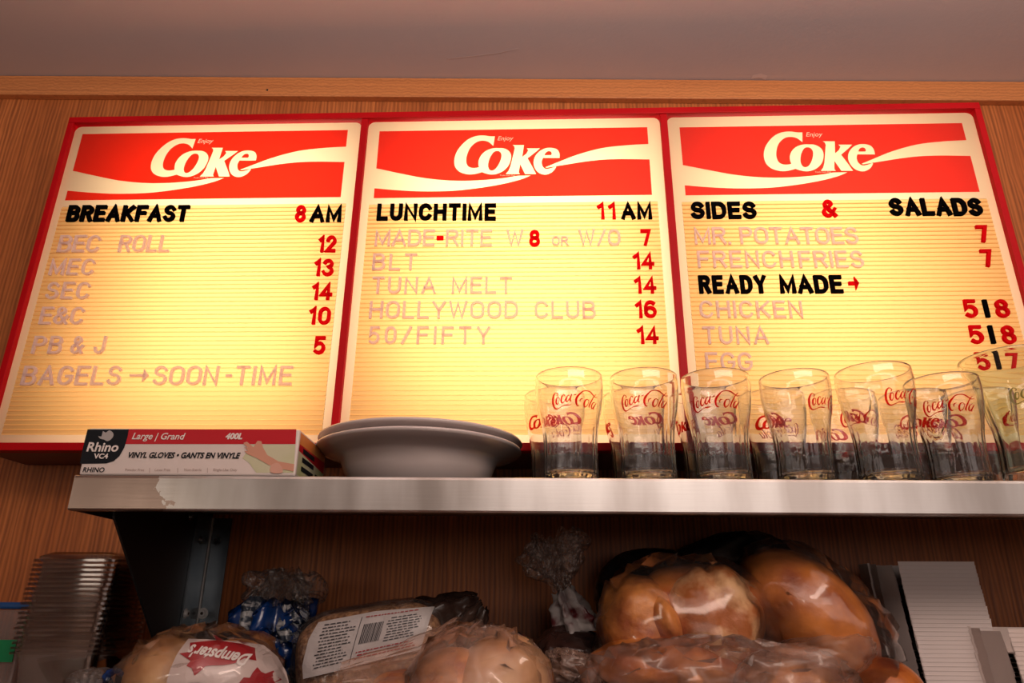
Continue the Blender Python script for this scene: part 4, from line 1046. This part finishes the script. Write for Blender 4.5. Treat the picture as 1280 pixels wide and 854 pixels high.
# ---------------------------------------------------------------- clear deli trays, nested
m_tray = film('clear_tray_plastic', tint=(.86, .81, .78), haze=.0, gloss=.08, bump=0, edge=.42, rough=.08)
P = at(122, 700, 1.055); s = depth(P) / F; hw = 50 * s; hd = .055; ztop_ = P.z
def rrect(hx, hy, r_, z, n=5):
    out = []
    for cx_, cy_, a0 in ((hx - r_, hy - r_, 0), (-hx + r_, hy - r_, 90), (-hx + r_, -hy + r_, 180), (hx - r_, -hy + r_, 270)):
        for i in range(n + 1): a = math.radians(a0 + 90 * i / n); out.append((cx_ + r_ * math.cos(a), cy_ + r_ * math.sin(a), z))
    return out
BH = .072
bm = bmesh.new()
lv = [rrect(hw + .004, hd + .004, .014, -.0030), rrect(hw + .004, hd + .004, .014, 0), rrect(hw, hd, .012, .0005), rrect(hw - .004, hd - .004, .012, -.003), rrect(hw - .006, hd - .006, .012, -.014), rrect(hw * .80, hd * .80, .012, -BH + .003), rrect(hw * .76, hd * .76, .010, -BH)]
V = [[bm.verts.new(p) for p in L] for L in lv]
for A, B in zip(V, V[1:]):
    for i in range(len(A)): bm.faces.new((A[i], A[(i + 1) % len(A)], B[(i + 1) % len(B)], B[i]))
bm.faces.new(V[-1]); me_tray = mesh_of(bm, True, math.radians(40)); me_tray.materials.append(m_tray)
pitch = .0060; NT = 20
zb_ = COUNTER + BH + .001
for i in range(NT):
    o = bpy.data.objects.new('deli_tray', me_tray); C.objects.link(o)
    o.location = (P.x + rnd.uniform(-.0015, .0015) - .0007 * (NT - i) * .2, 1.055 + rnd.uniform(-.001, .001), zb_ + i * pitch)
    lab_ = ordinal(NT - 1 - i) + ' from the top clear plastic deli tray of the stack left of the bracket'
    if i == NT - 1: lab_ = 'topmost clear plastic deli tray of the nested stack left of the bracket'
    elif i == 0: lab_ = 'lowest clear plastic deli tray, its whole tapered body showing under the stack'
    tag(o, lab_, 'tray', 'nested clear deli trays')
# lid on top
bm = bmesh.new(); zz = 0
lv = [rrect(hw * .95, hd, .012, 0), rrect(hw * .95, hd, .012, .003), rrect(hw * .75, hd * .8, .012, .009), rrect(hw * .70, hd * .75, .010, .009)]
V = [[bm.verts.new(p) for p in L] for L in lv]
for A, B in zip(V, V[1:]):
    for i in range(len(A)): bm.faces.new((A[i], A[(i + 1) % len(A)], B[(i + 1) % len(B)], B[i]))
bm.faces.new(V[-1])
o = obj('deli_dome', bm, m_tray, None, local=True, smooth=True); o.location = (P.x, 1.055, zb_ + (NT - 1) * pitch + .001); tag(o, 'clear shallow dome lying on top of the nested deli trays', 'dome')

# blue-lidded tub at the left edge
zt_ = at(20, 753, 1.06).z; xr = at(46, 753, 1.06).x
tub = empty('storage_tub', (xr - .09, 1.09, COUNTER), 'cloudy plastic tub with a blue lid and green sticker at the left edge', 'tub')
m_cloud = film('cloudy_plastic', tint=(.80, .68, .62), haze=.22, gloss=.3, bump=0, hcol=(.55, .42, .38))
bm = bmesh.new()
lv = [rrect(.088, .048, .014, COUNTER + .001), rrect(.085 + .006, .050, .014, zt_ - .010)]
V = [[bm.verts.new(Vector(p) + Vector((xr - .09, 1.10, 0))) for p in L] for L in lv]
for A, B in zip(V, V[1:]):
    for i in range(len(A)): bm.faces.new((A[i], A[(i + 1) % len(A)], B[(i + 1) % len(B)], B[i]))
bm.faces.new(V[0][::-1]); obj('tub_body', bm, m_cloud, tub, smooth=True, angle=.8)
bm = bmesh.new(); bx(bm, xr - .184, xr + .004, 1.046, 1.154, zt_ - .009, zt_, bev=.003); obj('lid', bm, mat('blue_lid', (.01, .07, .24), .35), tub, label='blue snap lid')
a_ = at(0, 800, 1.049); b_ = at(15, 828, 1.049)
obj('sticker', box_mesh(a_.x - .04, b_.x, 1.0485, 1.0495, b_.z, a_.z), mat('green_sticker', (.0, .22, .07), .6), tub, label='plain green sticker')

# ---------------------------------------------------------------- stacks of folded paper trays
def paper_tray_mesh(wd, dp, h, t_=.0002):
    """open folded tray seen from the front-left: flared walls, corner flap and a rolled side wing. origin = top front-left corner"""
    bm = bmesh.new()
    def wall(pts, z0, z1, flare):
        a = [bm.verts.new((x, y, z1)) for x, y in pts]; b_ = [bm.verts.new((x + fx, y + fy, z0)) for (x, y), (fx, fy) in zip(pts, flare)]
        for i in range(len(pts) - 1): bm.faces.new((a[i], a[i + 1], b_[i + 1], b_[i]))
    k_ = .004
    wall([(0, 0), (wd, 0)], -h, 0, [(k_ * .3, .0010), (-k_ * .3, .0010)])                               # front panel
    wall([(wd, 0), (wd + .010, dp)], -h, 0, [(-k_, k_), (-k_, -k_)])                               # right panel
    wall([(wd + .010, dp), (-.012, dp)], -h, .0, [(-k_, -k_), (k_, -k_)])                          # back panel
    wall([(-.004, .010), (-.0145, .036)], -h, -.004, [(k_, 0), (k_, 0)])                           # corner flap
    wall([(-.0145, .036), (-.0145 - .002, dp * .62)], -h, -.001, [(k_, 0), (k_, 0)])
    wall([(-.0165, dp * .62), (-.019, dp * .62 + .001), (-.021, dp * .95)], -h, .001, [(k_, 0), (k_, 0), (k_, 0)])
    a = [bm.verts.new(p) for p in ((k_, k_, -h), (wd - k_, k_, -h), (wd + .004, dp - k_, -h), (-.010, dp - k_, -h))]; bm.faces.new(a)   # floor
    # folded rim along the front and the card's own thickness on top
    r_ = [bm.verts.new(p) for p in ((0, 0, -.0013), (wd, 0, -.0013), (wd, -.00045, 0), (0, -.00045, 0), (0, .0006, .0001), (wd, .0006, .0001))]
    bm.faces.new((r_[0], r_[1], r_[2], r_[3])); bm.faces.new((r_[3], r_[2], r_[5], r_[4]))
    return mesh_of(bm)
m_paper = mat('grey_white_paper', (.76, .66, .63), .7, c2=(.80, .70, .67), scale=5); m_paper2 = mat('pink_white_paper', (.74, .62, .57), .7, c2=(.78, .66, .61), scale=5)
def paper_stack(px, py, Y, wpx, dp, n, m, lab_, lab_top, grp, rz, pitch=.0052):
    P = at(px, py, Y); s = depth(P) / F; me = paper_tray_mesh(wpx * s, dp, .030); me.materials.append(m)
    for i in range(n):
        z = P.z - i * pitch
        if z - .030 < COUNTER: break
        o = bpy.data.objects.new('paper_tray', me); C.objects.link(o)
        o.location = (P.x + rnd.uniform(-.0007, .0007), Y - .0007 * i + rnd.uniform(-.00015, .00015), z); o.rotation_euler = (0, 0, rz + rnd.uniform(-.0004, .0004))
        tag(o, lab_top if i == 0 else ordinal(i) + ' from the top ' + lab_, 'paper tray', grp)
    return P
paper_stack(1121.5, 702, 1.03, 93, .085, 40, m_paper, 'grey white paper tray of the taller stack beside the bread', 'topmost grey white paper tray of the taller stack beside the bread', 'nested paper trays in the taller stack', -.05)
paper_stack(1259, 785, .96, 95, .085, 30, m_paper2, 'pinkish paper tray of the lower stack at the right edge', 'topmost pinkish paper tray of the lower stack at the right edge', 'nested paper trays in the lower stack', -.05)
